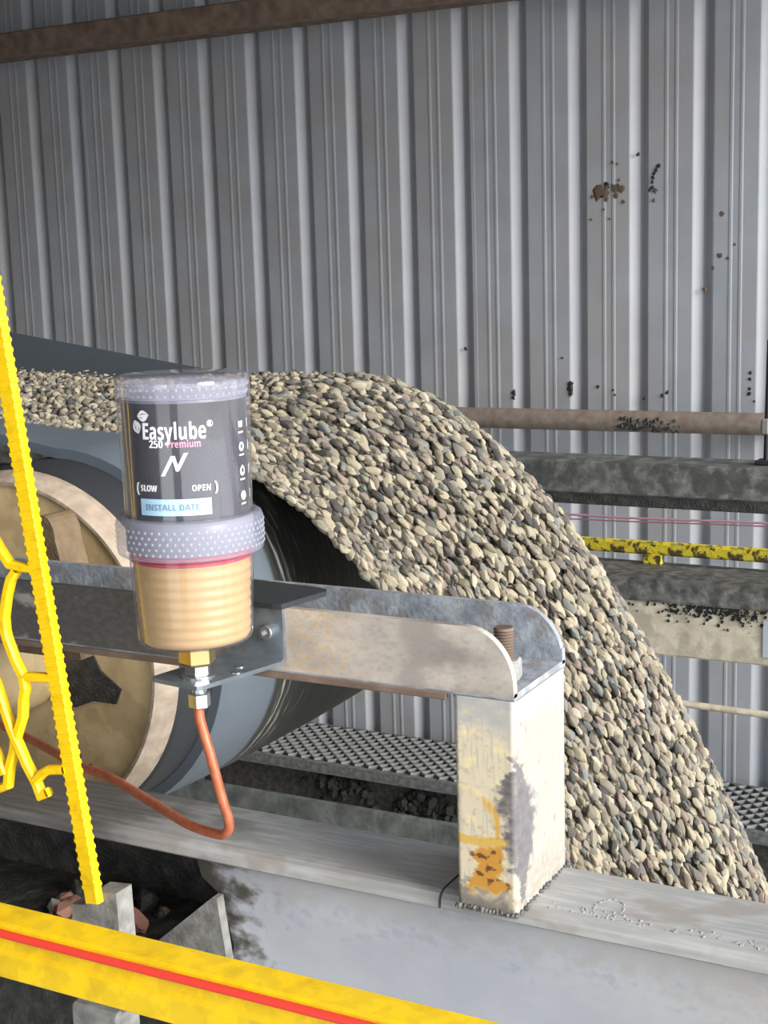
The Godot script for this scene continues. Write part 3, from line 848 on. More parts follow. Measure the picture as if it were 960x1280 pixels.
# ---------------------------------------------------------------- near frame
func near_frame() -> void:
	# lower frame channel: flange on top, web below it, an opening at the left
	var o := thing("frame_channel", "long grey galvanised frame channel with flat top flange, under the post", "channel")
	var b := Shape.new()
	b.prism(PackedVector2Array([Vector2(-1.05, 1.497), Vector2(-1.05, 1.5015), Vector2(-1.047, 1.503), Vector2(-0.968, 1.503), Vector2(-0.963, 1.501), Vector2(-0.960, 1.497), Vector2(-0.959, 1.4905), Vector2(-0.962, 1.488), Vector2(-0.970, 1.488), Vector2(-0.972, 1.492), Vector2(-1.04, 1.493)]), ALONG_X, -2.2, -0.478)
	b.prism(PackedVector2Array([Vector2(-1.052, 1.497), Vector2(-1.052, 1.5005), Vector2(-1.049, 1.502), Vector2(-0.972, 1.502), Vector2(-0.966, 1.500), Vector2(-0.963, 1.496), Vector2(-0.962, 1.4895), Vector2(-0.965, 1.487), Vector2(-0.973, 1.487), Vector2(-0.975, 1.491), Vector2(-1.04, 1.492)]), ALONG_X, -0.477, 1.3)
	put("top_flange", b.mesh(), M.flange, o)
	b = Shape.new()
	var zf := -0.966
	var outline := PackedVector2Array([Vector2(-0.72, 1.489), Vector2(-0.715, 1.47), Vector2(-0.694, 1.455), Vector2(-0.684, 1.41), Vector2(-0.69, 1.38), Vector2(-0.66, 1.2), Vector2(1.3, 1.2), Vector2(1.3, 1.489)])
	var k := Geometry2D.triangulate_polygon(outline)
	for i in range(0, k.size(), 3):
		for s in [0, 1]:
			var q := []
			for m in 3:
				q.append(Vector3(outline[k[i + m]].x, outline[k[i + m]].y, zf - 0.008 * s))
			var uvs := []
			for m in 3: uvs.append(Vector2(q[m].x, 1.489 - q[m].y))
			b.flat(q[0], q[1], q[2], Vector3(0, 0, 1 - 2 * s), uvs[0], uvs[1], uvs[2])
	for i in outline.size():
		var p := outline[i]
		var q := outline[(i + 1) % outline.size()]
		b.quad(Vector3(p.x, p.y, zf), Vector3(q.x, q.y, zf), Vector3(q.x, q.y, zf - 0.008), Vector3(p.x, p.y, zf - 0.008), Vector3(p.x + q.x + 1.0, 0, 0).normalized() * (1 if i == 6 else -1) + Vector3(0, 0.001, 0), Vector2(p.x, 1.489 - p.y), Vector2(q.x, 1.489 - q.y), Vector2(q.x, 1.489 - q.y), Vector2(p.x, 1.489 - p.y))
	put("web", b.mesh(), M.web, o)
	b = Shape.new()
	b.prism(rect(-1.052, 1.15, -1.046, 1.497, 0.001), ALONG_X, -2.2, -0.6)
	b.prism(rect(-1.046, 1.394, -0.90, 1.40, 0.001), ALONG_X, -2.2, -0.72)
	put("inner_plate", b.mesh(), M.steel_dark, o)
	b = Shape.new()
	b.prism(PackedVector2Array([Vector2(-0.77, 1.395), Vector2(-0.692, 1.462), Vector2(-0.687, 1.462), Vector2(-0.679, 1.40), Vector2(-0.68, 1.356), Vector2(-0.77, 1.356)]), Transform3D(Basis(), Vector3(0, 0, -0.952)), -0.006, 0.004)
	put("gusset_plate", b.mesh(), M.dull, o)
	for xs in [-2.0, 1.1]:
		b = Shape.new()
		b.box(Vector3(xs, 0.74, -1.0), Vector3(0.08, 1.49, 0.07), 0.004)
		put("leg", b.mesh(), M.galv, o)
	# spatter of dried slurry along the flange right of the post
	var rng := RandomNumberGenerator.new()
	rng.seed = 33
	b = Shape.new()
	for i in 120:
		var x := rng.randf_range(-0.39, -0.2)
		var turned := Vector3(x, 1.5022, -0.972 - absf(rng.randfn(0, 0.006)))
		if i < 40:
			var a := rng.randf() * TAU
			turned = Vector3(-0.345 + cos(a) * 0.011, 1.5022, -0.99 + sin(a) * 0.017)
		lump(b, turned - Vector3(0, 0.0006, 0), rng.randf_range(0.0008, 0.0017), rng)
	put("dried_slurry", b.mesh(), plain("dried slurry", c8(150, 150, 147), 0.9), o).set_meta("kind", "stuff")

	# post and U channel arm on top of it
	o = thing("support_frame", "stained cream post carrying a horizontal channel arm with rounded end", "support")
	b = Shape.new()
	var loop := []
	var px0 := -0.4555; var px1 := -0.405; var pz0 := -0.949; var pz1 := -1.056; var rr := 0.004
	for cn in [[px0, pz0, 1, -1], [px1, pz0, -1, -1], [px1, pz1, -1, 1], [px0, pz1, 1, 1]]:
		for s in 4:
			var a := s / 3.0 * PI / 2
			var cx: float = cn[0] + cn[2] * rr
			var cz: float = cn[1] + cn[3] * rr
			var dx := 0.0; var dz := 0.0
			if cn[2] == 1 and cn[3] == -1: dx = -cos(a); dz = sin(a)
			elif cn[2] == -1 and cn[3] == -1: dx = sin(a); dz = cos(a)
			elif cn[2] == -1: dx = cos(a); dz = -sin(a)
			else: dx = -sin(a); dz = -cos(a)
			loop.append([Vector3(cx + dx * rr, 0, cz + dz * rr), Vector3(dx, 0, dz)])
	loop.append(loop[0])
	var total := 2.0 * (0.0505 + 0.107)
	var d := 0.0
	for i in loop.size() - 1:
		var a: Vector3 = loop[i][0]
		var c: Vector3 = loop[i + 1][0]
		var e := d + a.distance_to(c)
		var up := Vector3(0, 1.6735, 0)
		var dn := Vector3(0, 1.499, 0)
		b.squad(a + up, c + up, c + dn, a + dn, loop[i][1], loop[i + 1][1], loop[i + 1][1], loop[i][1], Vector2(d / total, 0.002), Vector2(e / total, 0.002), Vector2(e / total, 0.998), Vector2(d / total, 0.998))
		b.flat(a + up, c + up, Vector3((px0 + px1) / 2, 1.6735, (pz0 + pz1) / 2), Vector3.UP)
		d = e
	put("post", b.mesh(), M.post, o)
	b = Shape.new()
	for i in 34:     # weld bead round the foot
		var q := Vector3(lerpf(px0, px1, i / 16.0), 1.502, pz0 + 0.001) if i < 17 else Vector3(px1 + 0.001, 1.502, lerpf(pz0, pz1, (i - 17) / 16.0))
		lump(b, q + Vector3(rng.randfn(), 0, rng.randfn()) * 0.0006, rng.randf_range(0.0018, 0.0032), rng)
	put("weld_bead", b.mesh(), M.rail, o)

	# the arm: web, front flange and back flange, flange ends rounded off
	var xa := -2.3
	var xe := -0.405
	b = Shape.new()
	b.prism(rect(-1.056, 1.673, -0.949, 1.679, 0.0015), ALONG_X, xa, xe)
	put("web", b.mesh(), M.arm_blue, o)
	b = Shape.new()
	b.prism(rect(-0.9535, 1.6685, -0.9475, 1.6745, 0.001), ALONG_X, xa, -0.462)
	put("rust_lip", b.mesh(), M.rust, o)
	var flange := PackedVector2Array([Vector2(xa, 1.676), Vector2(xe, 1.676)])
	for i in 13:
		var a := i / 12.0 * PI / 2
		flange.append(Vector2(xe - 0.04 + 0.04 * cos(a), 1.683 + (1.7288 - 1.683) * sin(a)))
	flange.append(Vector2(xa, 1.7288))
	for s in 2:
		b = Shape.new()
		var zo: float = [-0.9485, -1.0565][s]
		var zi: float = [-0.9555, -1.0500][s]
		var top: float = [0.0, -0.006][s]
		var pl := PackedVector2Array()
		for p in flange: pl.append(Vector2(p.x, p.y + (top if p.y > 1.69 else 0.0)))
		var kk := Geometry2D.triangulate_polygon(pl)
		for i in range(0, kk.size(), 3):
			for zz in [zo, zi]:
				var hint := Vector3(0, 0, zz - (zo + zi) / 2)
				var q := [pl[kk[i]], pl[kk[i + 1]], pl[kk[i + 2]]]
				b.flat(Vector3(q[0].x, q[0].y, zz), Vector3(q[1].x, q[1].y, zz), Vector3(q[2].x, q[2].y, zz), hint, Vector2(q[0].x, (q[0].y - 1.67) * 3.0), Vector2(q[1].x, (q[1].y - 1.67) * 3.0), Vector2(q[2].x, (q[2].y - 1.67) * 3.0))
		for i in pl.size():
			var p := pl[i]
			var q := pl[(i + 1) % pl.size()]
			var hint := Vector3(q.y - p.y, p.x - q.x, 0)
			b.quad(Vector3(p.x, p.y, zo), Vector3(q.x, q.y, zo), Vector3(q.x, q.y, zi), Vector3(p.x, p.y, zi), hint, Vector2(p.x, 0.3), Vector2(q.x, 0.3), Vector2(q.x, 0.32), Vector2(p.x, 0.32))
		put(["front_flange", "back_flange"][s], b.mesh(), [M.arm, M.arm_blue][s], o)
	b = Shape.new()
	b.lathe([Vector2(0, 0.042), Vector2(0.0072, 0.042), Vector2(0.0082, 0.040)], 18)
	for i in 12:
		var y := 0.040 - i * 0.0024
		b.lathe([Vector2(0.0082, y), Vector2(0.0068, y - 0.0012), Vector2(0.0082, y - 0.0024)], 18)
	b.lathe([Vector2(0.0082, 0.0116), Vector2(0.0082, 0)], 18)
	var bolt := put("bolt", b.mesh(), M.rust, o)
	bolt.position = Vector3(-0.428, 1.679, -0.985)
	b = Shape.new()
	b.hexnut(Vector3.ZERO, 0.0145, 0.017, 0.3)
	var nut := put("nut", b.mesh(), M.galv, bolt)
	nut.position = Vector3(0, 0.0, 0)
	b = Shape.new()
	b.box(Vector3(-2.27, 0.836, -1.0), Vector3(0.05, 1.673, 0.08), 0.004)
	put("post", b.mesh(), M.galv, o)

	# clamp plate lying on the arm
	b = Shape.new()
	b.prism(PackedVector2Array([Vector2(-0.70, -0.943), Vector2(-0.612, -0.9415), Vector2(-0.604, -0.9425), Vector2(-0.5935, -0.997), Vector2(-0.597, -1.003), Vector2(-0.605, -1.0065), Vector2(-0.70, -1.016)]), Transform3D(Basis(Vector3(1, 0, 0), Vector3(0, 0, 1), Vector3(0, 1, 0)), Vector3(0, 1.7288, 0)), 0.0, 0.0045)
	tag(put("clamp_plate", b.mesh(), M.black_plate), "black flat plate lying across the top of the stained arm behind the lubricator", "plate")

	# L bracket: upright against the arm, shelf reaching out to the lubricator
	o = thing("mounting_bracket", "zinc plated angle bracket bolted to the arm, its shelf holding the lubricator", "bracket")
	b = Shape.new()
	var u := PackedVector2Array([Vector2(-0.662, 1.688), Vector2(-0.606, 1.688), Vector2(-0.605, 1.69), Vector2(-0.605, 1.7255)])
	for i in 5:
		var a := (i + 1) / 5.0 * PI / 2
		u.append(Vector2(-0.612 + 0.007 * cos(a), 1.7255 + 0.007 * sin(a)))
	u.append(Vector2(-0.662, 1.7325))
	b.prism(u, Transform3D(Basis(), Vector3(0, 0, -0.9485)), 0.0, 0.0035)
	# bend
	var prev := []
	for i in 7:
		var a := i / 6.0 * PI / 2
		var z := -0.9485 + 0.0085 - 0.0085 * cos(a)
		var y := 1.690 - 0.0075 * sin(a)
		var z2 := -0.9485 + 0.0085 - 0.005 * cos(a)
		var y2 := 1.690 - 0.004 * sin(a)
		var cur := [Vector3(-0.662, y, z), Vector3(-0.605, y, z), Vector3(-0.662, y2, z2), Vector3(-0.605, y2, z2)]
		if prev.size():
			b.quad(prev[0], prev[1], cur[1], cur[0], Vector3(0, -1, -1))
			b.quad(prev[2], prev[3], cur[3], cur[2], Vector3(0, 1, 1))
			b.quad(prev[1], prev[3], cur[3], cur[1], Vector3(1, 0, 0))
			b.quad(prev[0], prev[2], cur[2], cur[0], Vector3(-1, 0, 0))
		prev = cur
	put("upright", b.mesh(), M.zinc, o)
	b = Shape.new()
	var shelf := PackedVector2Array([Vector2(-0.662, -0.9405), Vector2(-0.605, -0.9405), Vector2(-0.6255, -0.859), Vector2(-0.6285, -0.8558), Vector2(-0.633, -0.856), Vector2(-0.6735, -0.862), Vector2(-0.677, -0.864), Vector2(-0.6775, -0.868)])
	b.prism(shelf, Transform3D(Basis(Vector3(1, 0, 0), Vector3(0, 0, 1), Vector3(0, 1, 0)), Vector3(0, 1.6825, 0)), 0.0, 0.0035)
	put("shelf", b.mesh(), M.zinc, o)
	for p in [Vector3(-0.6185, 1.709, -0.945)]:
		b = Shape.new()
		var tz := Transform3D(Basis(Vector3(1, 0, 0), Vector3(0, 0, 1), Vector3(0, -1, 0)), p)
		b.lathe([Vector2(0.0062, 0.0), Vector2(0.0062, 0.0055), Vector2(0.0055, 0.0062), Vector2(0.0032, 0.0062), Vector2(0.0032, 0.003), Vector2(0, 0.003)], 20, tz)
		put("socket_bolt", b.mesh(), M.steel, o)
	for p in [[-0.6285, -0.915], [-0.6215, -0.9]]:
		b = Shape.new()
		b.lathe([Vector2(0.004, 0.0), Vector2(0.004, 0.0006), Vector2(0.0, 0.0008)], 16)
		put("rivet", b.mesh(), M.steel, o).position = Vector3(p[0], 1.686, p[1])

	# debris on the inner plate at the left
	rng.seed = 77
	for i in 16:
		var s := rng.randf_range(0.005, 0.013)
		b = Shape.new()
		lump(b, Vector3.ZERO, s, rng)
		var q := put("debris_chip", b.mesh(), [M.chip, M.housing, M.rag, M.steel_dark][i % 4])
		q.position = Vector3(rng.randf_range(-0.91, -0.79), 1.40 + s * 0.7, rng.randf_range(-1.03, -0.93))
		var look: String = ["grey", "brown", "reddish", "black"][i % 4]
		tag(q, "small loose %s chip of debris on the dark ledge below the yellow mesh guard" % look, "debris", "%s debris chips on the dark ledge" % look)
	b = Shape.new()
	var rag := []
	var ruv := []
	for i in 9:
		var row := []
		var ru := []
		for j in 7:
			row.append(Vector3(-0.88 + i * 0.012, 1.411 + 0.006 * sin(i * 1.3 + j) + 0.004 * cos(j * 2.1), -0.975 + j * 0.007 + 0.003 * sin(i * 0.8)))
			ru.append(Vector2(i, j))
		rag.append(row); ruv.append(ru)
	b.grid(rag, ruv, func(_i: int, _j: int) -> Vector3: return Vector3.UP)
	var low := []
	for r in rag:
		var row := []
		for p in r: row.append(p - Vector3(0, 0.003, 0))
		low.append(row)
	b.grid(low, ruv, func(_i: int, _j: int) -> Vector3: return Vector3.DOWN)
	tag(put("crumpled_rag", b.mesh(), M.rag), "crumpled brownish rag on the dark ledge behind the yellow rail", "rag")

# ---------------------------------------------------------------- gravel
func stone_mesh(s: int) -> ArrayMesh:
	var rng := RandomNumberGenerator.new()
	rng.seed = s
	var v := []
	for d in ICO: v.append(d)
	var faces := []
	var mids := {}
	for f in ICO_F:
		var m := []
		for e in [[f[0], f[1]], [f[1], f[2]], [f[2], f[0]]]:
			var key := Vector2i(mini(e[0], e[1]), maxi(e[0], e[1]))
			if not mids.has(key):
				mids[key] = v.size()
				v.append((v[e[0]] + v[e[1]]).normalized())
			m.append(mids[key])
		faces.append([f[0], m[0], m[2]]); faces.append([f[1], m[1], m[0]]); faces.append([f[2], m[2], m[1]]); faces.append([m[0], m[1], m[2]])
	# cut flats: a stone is a ball clipped by a few random planes
	var cuts := []
	for i in 13:
		cuts.append([Vector3(rng.randfn(), rng.randfn(), rng.randfn()).normalized(), rng.randf_range(0.5, 0.8)])
	for i in v.size():
		var p: Vector3 = v[i]
		for c in cuts:
			var over: float = p.dot(c[0]) - c[1]
			if over > 0: p -= c[0] * over
		v[i] = p
	var b := Shape.new()
	for f in faces:
		var n: Vector3 = (v[f[1]] - v[f[0]]).cross(v[f[2]] - v[f[0]]).normalized()
		if n.dot(v[f[0]] + v[f[1]] + v[f[2]]) < 0: n = -n
		b.tri(v[f[0]], v[f[1]], v[f[2]], (n + v[f[0]].normalized() * 0.3).normalized(), (n + v[f[1]].normalized() * 0.3).normalized(), (n + v[f[2]].normalized() * 0.3).normalized())
	return b.mesh()

func gravel() -> void:
	var rng := RandomNumberGenerator.new()
	rng.seed = 4242
	var tones := [c8(150, 142, 122), c8(130, 124, 110), c8(156, 147, 126), c8(104, 99, 92), c8(120, 112, 97), c8(84, 80, 76), c8(164, 156, 138), c8(114, 116, 111), c8(130, 117, 106), c8(68, 65, 62)]
	var meshes := [stone_mesh(1), stone_mesh(2), stone_mesh(3)]
	var found := []      # [transform, tone, depth from the near side]
	var eye := Vector3(0, 2.0, 0)
	for iw in 45:
		for ih in 13:
			for part in 2:                      # 0 lying on the belt, 1 falling
				if part == 0 and ih % 2 == 1: continue
				var x := -2.5 if part == 0 else -1.06
				var h0 := ih / 12.0
				var w0 := iw / 22.0 - 1.0
				if part == 1 and absf(w0) < 0.6 and h0 < 0.6 and h0 > 0.2: continue
				var step := 0.0
				while true:
					var w := w0 + rng.randf_range(-0.03, 0.03)
					var h := clampf(h0 + rng.randf_range(-0.05, 0.05), 0.0, 1.0)
					var crest := 1.0 - minf(w * w, 1.0)
					var xr := -1.075 + 0.15 * h * crest
					var y := 1.803 + lerpf(0.056, 0.034, clampf((-1.05 - x) * 3.0, 0.0, 1.0)) * h * crest
					var slope := 0.0
					if part == 1:
						var run := maxf(0.0, x - xr)
						var k := lerpf(1.58, 2.0, h * crest)
						y -= k * run * run
						slope = -2.0 * k * run
						if x < xr - 0.02 and h0 > 0.05:
							pass
					else:
						var up := clampf((PX - x) * 0.155, 0.0, 0.16)
						y += up * maxf(0.0, (absf(w) * 0.62 - 0.3) / 0.7)
					step = 0.0108 * rng.randf_range(0.85, 1.2)
					x += step / sqrt(1.0 + slope * slope)
					if part == 0 and x > -1.06: break
					if part == 1 and y < 0.95: break
					if part == 0 and h < 0.45 and absf(w) < 0.7: continue
					var wide := 0.205 + (0.055 * clampf((PX - x) * 2.0, 0.0, 1.0) if part == 0 else 0.0)
					var size := rng.randf_range(0.0042, 0.0072) * (1.25 if rng.randf() < 0.06 else 1.0)
					var z := -1.585 + wide * w + rng.randf_range(-0.004, 0.004)
					var p := Vector3(x, y + rng.randf_range(-0.004, 0.004), -3.17 - z)
					var f := Basis(Vector3(0, 0, 1), atan(slope))
					var wild := 0.5 if part == 0 or x < -0.95 else 0.18
					f = f * Basis.from_euler(Vector3(rng.randf() * TAU, rng.randfn() * wild, rng.randfn() * wild))
					var long := 1.25 if part == 0 or x < -0.95 else 1.85
					f = f * Basis.from_scale(Vector3(long, 1.0, 0.78) * size)
					found.append([Transform3D(f, p), rng.randi() % tones.size() if rng.randf() < 0.8 else rng.randi() % 3, p.distance_to(eye), -p.z + (0.4 if y < 1.3 else 0.0) + absf(w + 0.0) * 0.0, rng.randi() % 3])
	# the stones that show largest are things of their own, the rest one mass
	var order := range(found.size())
	order.sort_custom(func(a: int, b: int) -> bool: return found[a][3] < found[b][3])
	var own := {}
	var count := 0
	for i in order:
		if count == 300: break
		var p: Vector3 = found[i][0].origin
		var shown := (p.x > -1.0 and p.x < -0.76 and p.y > 1.74 + (p.z + 1.37) * 0.25 - maxf(0, p.x + 0.9) * 0.3) or (p.x > -0.53 and p.x < -0.36 and p.y > 1.34) or (p.x > -1.3 and p.x < -1.14 and p.y > 1.83)
		if not shown: continue
		own[i] = true
		count += 1
	var mats := []
	for c in tones:
		var m := plain("gravel stone", c, 0.9)
		mats.append(m)
	for i in order:
		if not own.has(i): continue
		var o := put("gravel_stone", meshes[found[i][4]], mats[found[i][1]])
		o.transform = found[i][0]
		var look: String = ["pale beige", "grey beige", "pale cream", "mid grey", "brownish grey", "dark grey", "whitish cream", "greenish grey", "pinkish brown", "blackish"][found[i][1]]
		tag(o, "small %s gravel stone on the near face of the gravel stream" % look, "stone", "%s gravel stones on the near face of the stream" % look)
	var mass := thing("gravel", "thick stream of beige and grey gravel pouring off the end of the belt", "gravel")
	mass.set_meta("kind", "stuff")
	var gm := plain("gravel", Color.WHITE, 0.9)
	gm.vertex_color_use_as_albedo = true
	for k in 3:
		var idx := []
		for i in found.size():
			if found[i][4] == k and not own.has(i): idx.append(i)
		var mm := MultiMesh.new()
		mm.transform_format = MultiMesh.TRANSFORM_3D
		mm.use_colors = true
		mm.mesh = meshes[k]
		mm.instance_count = idx.size()
		for n in idx.size():
			mm.set_instance_transform(n, found[idx[n]][0])
			var c: Color = tones[found[idx[n]][1]].srgb_to_linear()
			mm.set_instance_color(n, c)
		var mi := MultiMeshInstance3D.new()
		mi.name = numbered("stones", mass)
		mi.multimesh = mm
		mi.material_override = gm
		mi.set_meta("kind", "stuff")
		mass.add_child(mi, true)

# ---------------------------------------------------------------- lubricator
const LUB := Vector3(-0.6443, 0.0, -0.8803)

func bent(text: String, size: float, az: float, y: float, r: float, font_weight := 700, stretch := 1.0) -> ArrayMesh:
	var f := SystemFont.new()
	f.font_names = PackedStringArray(["Droid Sans"])
	f.font_weight = font_weight
	var tm := TextMesh.new()
	tm.text = text
	tm.font = f
	tm.font_size = 64
	tm.pixel_size = size / 64.0
	tm.depth = 0.0004
	tm.curve_step = 1.0
	var out := ArrayMesh.new()
	for s in tm.get_surface_count():
		var arr := tm.surface_get_arrays(s)
		var v: PackedVector3Array = arr[Mesh.ARRAY_VERTEX]
		var n: PackedVector3Array = arr[Mesh.ARRAY_NORMAL]
		for i in v.size():
			var a := az + v[i].x * stretch / r
			var rad := r + v[i].z + 0.0002
			n[i] = Vector3(n[i].x * cos(a) + n[i].z * sin(a), n[i].y, -n[i].x * sin(a) + n[i].z * cos(a))
			v[i] = Vector3(sin(a) * rad, y + v[i].y, cos(a) * rad)
		arr[Mesh.ARRAY_VERTEX] = v
		arr[Mesh.ARRAY_NORMAL] = n
		var clean := []
		clean.resize(Mesh.ARRAY_MAX)
		for key in [Mesh.ARRAY_VERTEX, Mesh.ARRAY_NORMAL, Mesh.ARRAY_INDEX]: clean[key] = arr[key]
		out.add_surface_from_arrays(Mesh.PRIMITIVE_TRIANGLES, clean)
	return out

# flat print of an outline (metres across and up) laid on the cylinder of radius r
func printed(b: Shape, poly: PackedVector2Array, az: float, y: float, r: float) -> void:
	var k := Geometry2D.triangulate_polygon(poly)
	for i in range(0, k.size(), 3):
		var q := []
		for m in 3:
			var p := poly[k[i + m]]
			var a := az + p.x / r
			q.append(Vector3(sin(a) * (r + 0.0004), y + p.y, cos(a) * (r + 0.0004)))
		b.flat(q[0], q[1], q[2], Vector3(sin(az), 0, cos(az)))

func band(b: Shape, w: float, h: float, az: float, y: float, r: float) -> void:
	var n := maxi(3, int(w / 0.002))
	for i in n:
		var q := []
		for e in [[i, -1], [i + 1, -1], [i + 1, 1], [i, 1]]:
			var a: float = az + (-w / 2 + w * e[0] / n) / r
			q.append(Vector3(sin(a) * (r + 0.0004), y + h / 2 * e[1], cos(a) * (r + 0.0004)))
		b.quad(q[0], q[1], q[2], q[3], Vector3(sin(az), 0, cos(az)))

func lubricator() -> void:
	var o := thing("grease_lubricator", "clear plastic automatic grease lubricator with black label and tan grease", "lubricator", Vector3(LUB.x, 1.686, LUB.z))
	var y0 := -1.686
	var N := 64
	# clear outer shell: cap and upper body
	var b := Shape.new()
	b.lathe([Vector2(0.0485, y0 + 1.812), Vector2(0.0510, y0 + 1.9165), Vector2(0.0508, y0 + 1.9195), Vector2(0.0495, y0 + 1.9225), Vector2(0.0470, y0 + 1.9240), Vector2(0.0, y0 + 1.9245)], N, Transform3D(), true)
	put("clear_cap", b.mesh(), M.clear, o)
	b = Shape.new()
	b.lathe([Vector2(0.0, y0 + 1.9085), Vector2(0.0450, y0 + 1.9085), Vector2(0.0475, y0 + 1.9070), Vector2(0.0478, y0 + 1.9050)], N)
	b.lathe([Vector2(0.0, y0 + 1.9190), Vector2(0.0470, y0 + 1.9190), Vector2(0.0486, y0 + 1.9175), Vector2(0.0486, y0 + 1.9075)], N, Transform3D(), false, 1.0)
	put("inner_lid", b.mesh(), M.frost, o)
	# inner drum carrying the label
	b = Shape.new()
	b.lathe([Vector2(0.0, y0 + 1.907), Vector2(0.0475, y0 + 1.907), Vector2(0.0470, y0 + 1.812), Vector2(0.0, y0 + 1.812)], N, Transform3D(), false, 1.0)
	var lab := put("label", b.mesh(), M.label, o)
	lab.set_meta("label", "black printed label")
	var R := 0.0478
	var azc := 0.38
	put("lettering", bent("Easylube", 0.0168, azc + 0.06, y0 + 1.8848, R, 800, 0.70), M.print_white, lab)
	put("lettering", bent("®", 0.005, azc + 0.06 + 0.58, y0 + 1.8895, R, 700), M.print_white, lab)
	put("lettering", bent("250", 0.0078, azc - 0.22, y0 + 1.8755, R, 800, 0.9), M.print_white, lab)
	put("lettering", bent("Premium", 0.0072, azc + 0.22, y0 + 1.8755, R, 800, 0.8), M.print_pink, lab)
	put("lettering", bent("SLOW", 0.0058, azc - 0.40, y0 + 1.8425, R, 800, 0.85), M.print_white, lab)
	put("lettering", bent("OPEN", 0.0058, azc + 0.46, y0 + 1.8425, R, 800, 0.85), M.print_white, lab)
	put("lettering", bent("(", 0.0105, azc - 0.62, y0 + 1.8425, R, 800), M.print_white, lab)
	put("lettering", bent(")", 0.0105, azc + 0.70, y0 + 1.8425, R, 800), M.print_white, lab)
	b = Shape.new()
	band(b, 0.0560, 0.0125, azc + 0.02, y0 + 1.8285, R)
	var pan := put("write_on_panel", b.mesh(), M.print_blue, lab)
	put("lettering", bent("INSTALL DATE", 0.0062, azc - 0.02, y0 + 1.8285, R + 0.0004, 700), M.print_grey, pan)
	# emblem: two leaves, each of three curved bands, and the slanted zigzag
	b = Shape.new()
	for leaf in 2:
		var turn: float = [0.9, 2.75][leaf]
		var c := [Vector2(-0.0195, 0.0075), Vector2(-0.0262, -0.0010)]
		for band in 3:
			var l := 0.0108
			var lo := -0.0045 + band * 0.0031
			var pl := PackedVector2Array()
			for i in 7:
				var s := i / 6.0
				pl.append(Vector2(l * (s - 0.5), lo * sin(PI * s)))
			for i in 7:
				var s := 1.0 - i / 6.0
				pl.append(Vector2(l * (s - 0.5), (lo + 0.0022) * sin(PI * s) + 0.0001))
			var q := PackedVector2Array()
			for p in pl: q.append(p.rotated(turn - PI / 2 + PI / 4) + c[leaf])
			printed(b, q, azc - 0.02, y0 + 1.889, R)
	var zig := PackedVector2Array([Vector2(-0.0105, -0.0085), Vector2(-0.0075, -0.0085), Vector2(-0.0010, 0.0030), Vector2(0.0010, -0.0050), Vector2(0.0032, -0.0050), Vector2(0.0105, 0.0085), Vector2(0.0075, 0.0085), Vector2(0.0026, -0.0005), Vector2(0.0008, 0.0065), Vector2(-0.0022, 0.0065)])
	printed(b, zig, azc + 0.06, y0 + 1.8605, R)
	put("emblem", b.mesh(), M.print_white, lab)
	# little pictograms with captions down the right side
	for row in 4:
		var yy: float = [1.886, 1.869, 1.8505, 1.832][row]
		b = Shape.new()
		if row == 0:
			band(b, 0.006, 0.0045, azc + 1.28, y0 + yy, R)
		else:
			var ring := PackedVector2Array()
			for i in 14:
				var a := TAU * i / 13.0 * 0.97 + PI / 2
				ring.append(Vector2(cos(a) * 0.0036, sin(a) * 0.0036 + (0.0012 if row == 2 and i in [0, 13] else 0.0)))
			for i in 14:
				var a := TAU * (13 - i) / 13.0 * 0.97 + PI / 2
				ring.append(Vector2(cos(a) * 0.0024, sin(a) * 0.0024))
			printed(b, ring, azc + 1.28, y0 + yy, R)
			if row == 3: band(b, 0.002, 0.0035, azc + 1.28, y0 + yy, R)
		band(b, 0.007, 0.0012, azc + 1.28, y0 + yy - 0.0062, R)
		band(b, 0.0012, 0.007, azc + 1.55, y0 + yy, R)
		put("pictogram", b.mesh(), M.print_white, lab)
	# screw ring with grip dots
	b = Shape.new()
	b.lathe([Vector2(0.0500, y0 + 1.7880), Vector2(0.0550, y0 + 1.7880), Vector2(0.0562, y0 + 1.7892), Vector2(0.0565, y0 + 1.8135), Vector2(0.0552, y0 + 1.8165), Vector2(0.0520, y0 + 1.8180), Vector2(0.0490, y0 + 1.8180)], N, Transform3D(), true)
	var ring := put("screw_ring", b.mesh(), M.frost, o)
	b = Shape.new()
	for row in 5:
		for k in 60:
			var a := TAU * (k + (row % 2) * 0.5) / 60.0
			var c := Vector3(sin(a), 0, cos(a)) * 0.0566 + Vector3(0, y0 + 1.7935 + row * 0.0042, 0)
			var out := Vector3(sin(a), 0, cos(a))
			var side := Vector3(cos(a), 0, -sin(a))
			dot(b, c, out, side, 0.0014)
	put("grip_dots", b.mesh(), M.stud, ring).set_meta("kind", "stuff")
	b = Shape.new()
	for row in 2:
		for k in 54:
			var a := TAU * (k + (row % 2) * 0.5) / 54.0
			var c := Vector3(sin(a), 0, cos(a)) * 0.0487 + Vector3(0, y0 + 1.9100 + row * 0.0045, 0)
			dot(b, c, Vector3(sin(a), 0, cos(a)), Vector3(cos(a), 0, -sin(a)), 0.0013)
	put("grip_dots", b.mesh(), M.stud, o).set_meta("kind", "stuff")
	# opaque core inside the ring, red seal, grease bellows, clear lower cup
	b = Shape.new()
	b.lathe([Vector2(0.0490, y0 + 1.8160), Vector2(0.0490, y0 + 1.7905)], N)
	put("thread_core", b.mesh(), plain("pale threaded core", c8(126, 128, 138), 0.3), o)
	b = Shape.new()
	b.lathe([Vector2(0.0, y0 + 1.7905), Vector2(0.0472, y0 + 1.7905), Vector2(0.0472, y0 + 1.7862), Vector2(0.0455, y0 + 1.7854), Vector2(0.0470, y0 + 1.7846), Vector2(0.0470, y0 + 1.7828), Vector2(0.0450, y0 + 1.7818)], N)
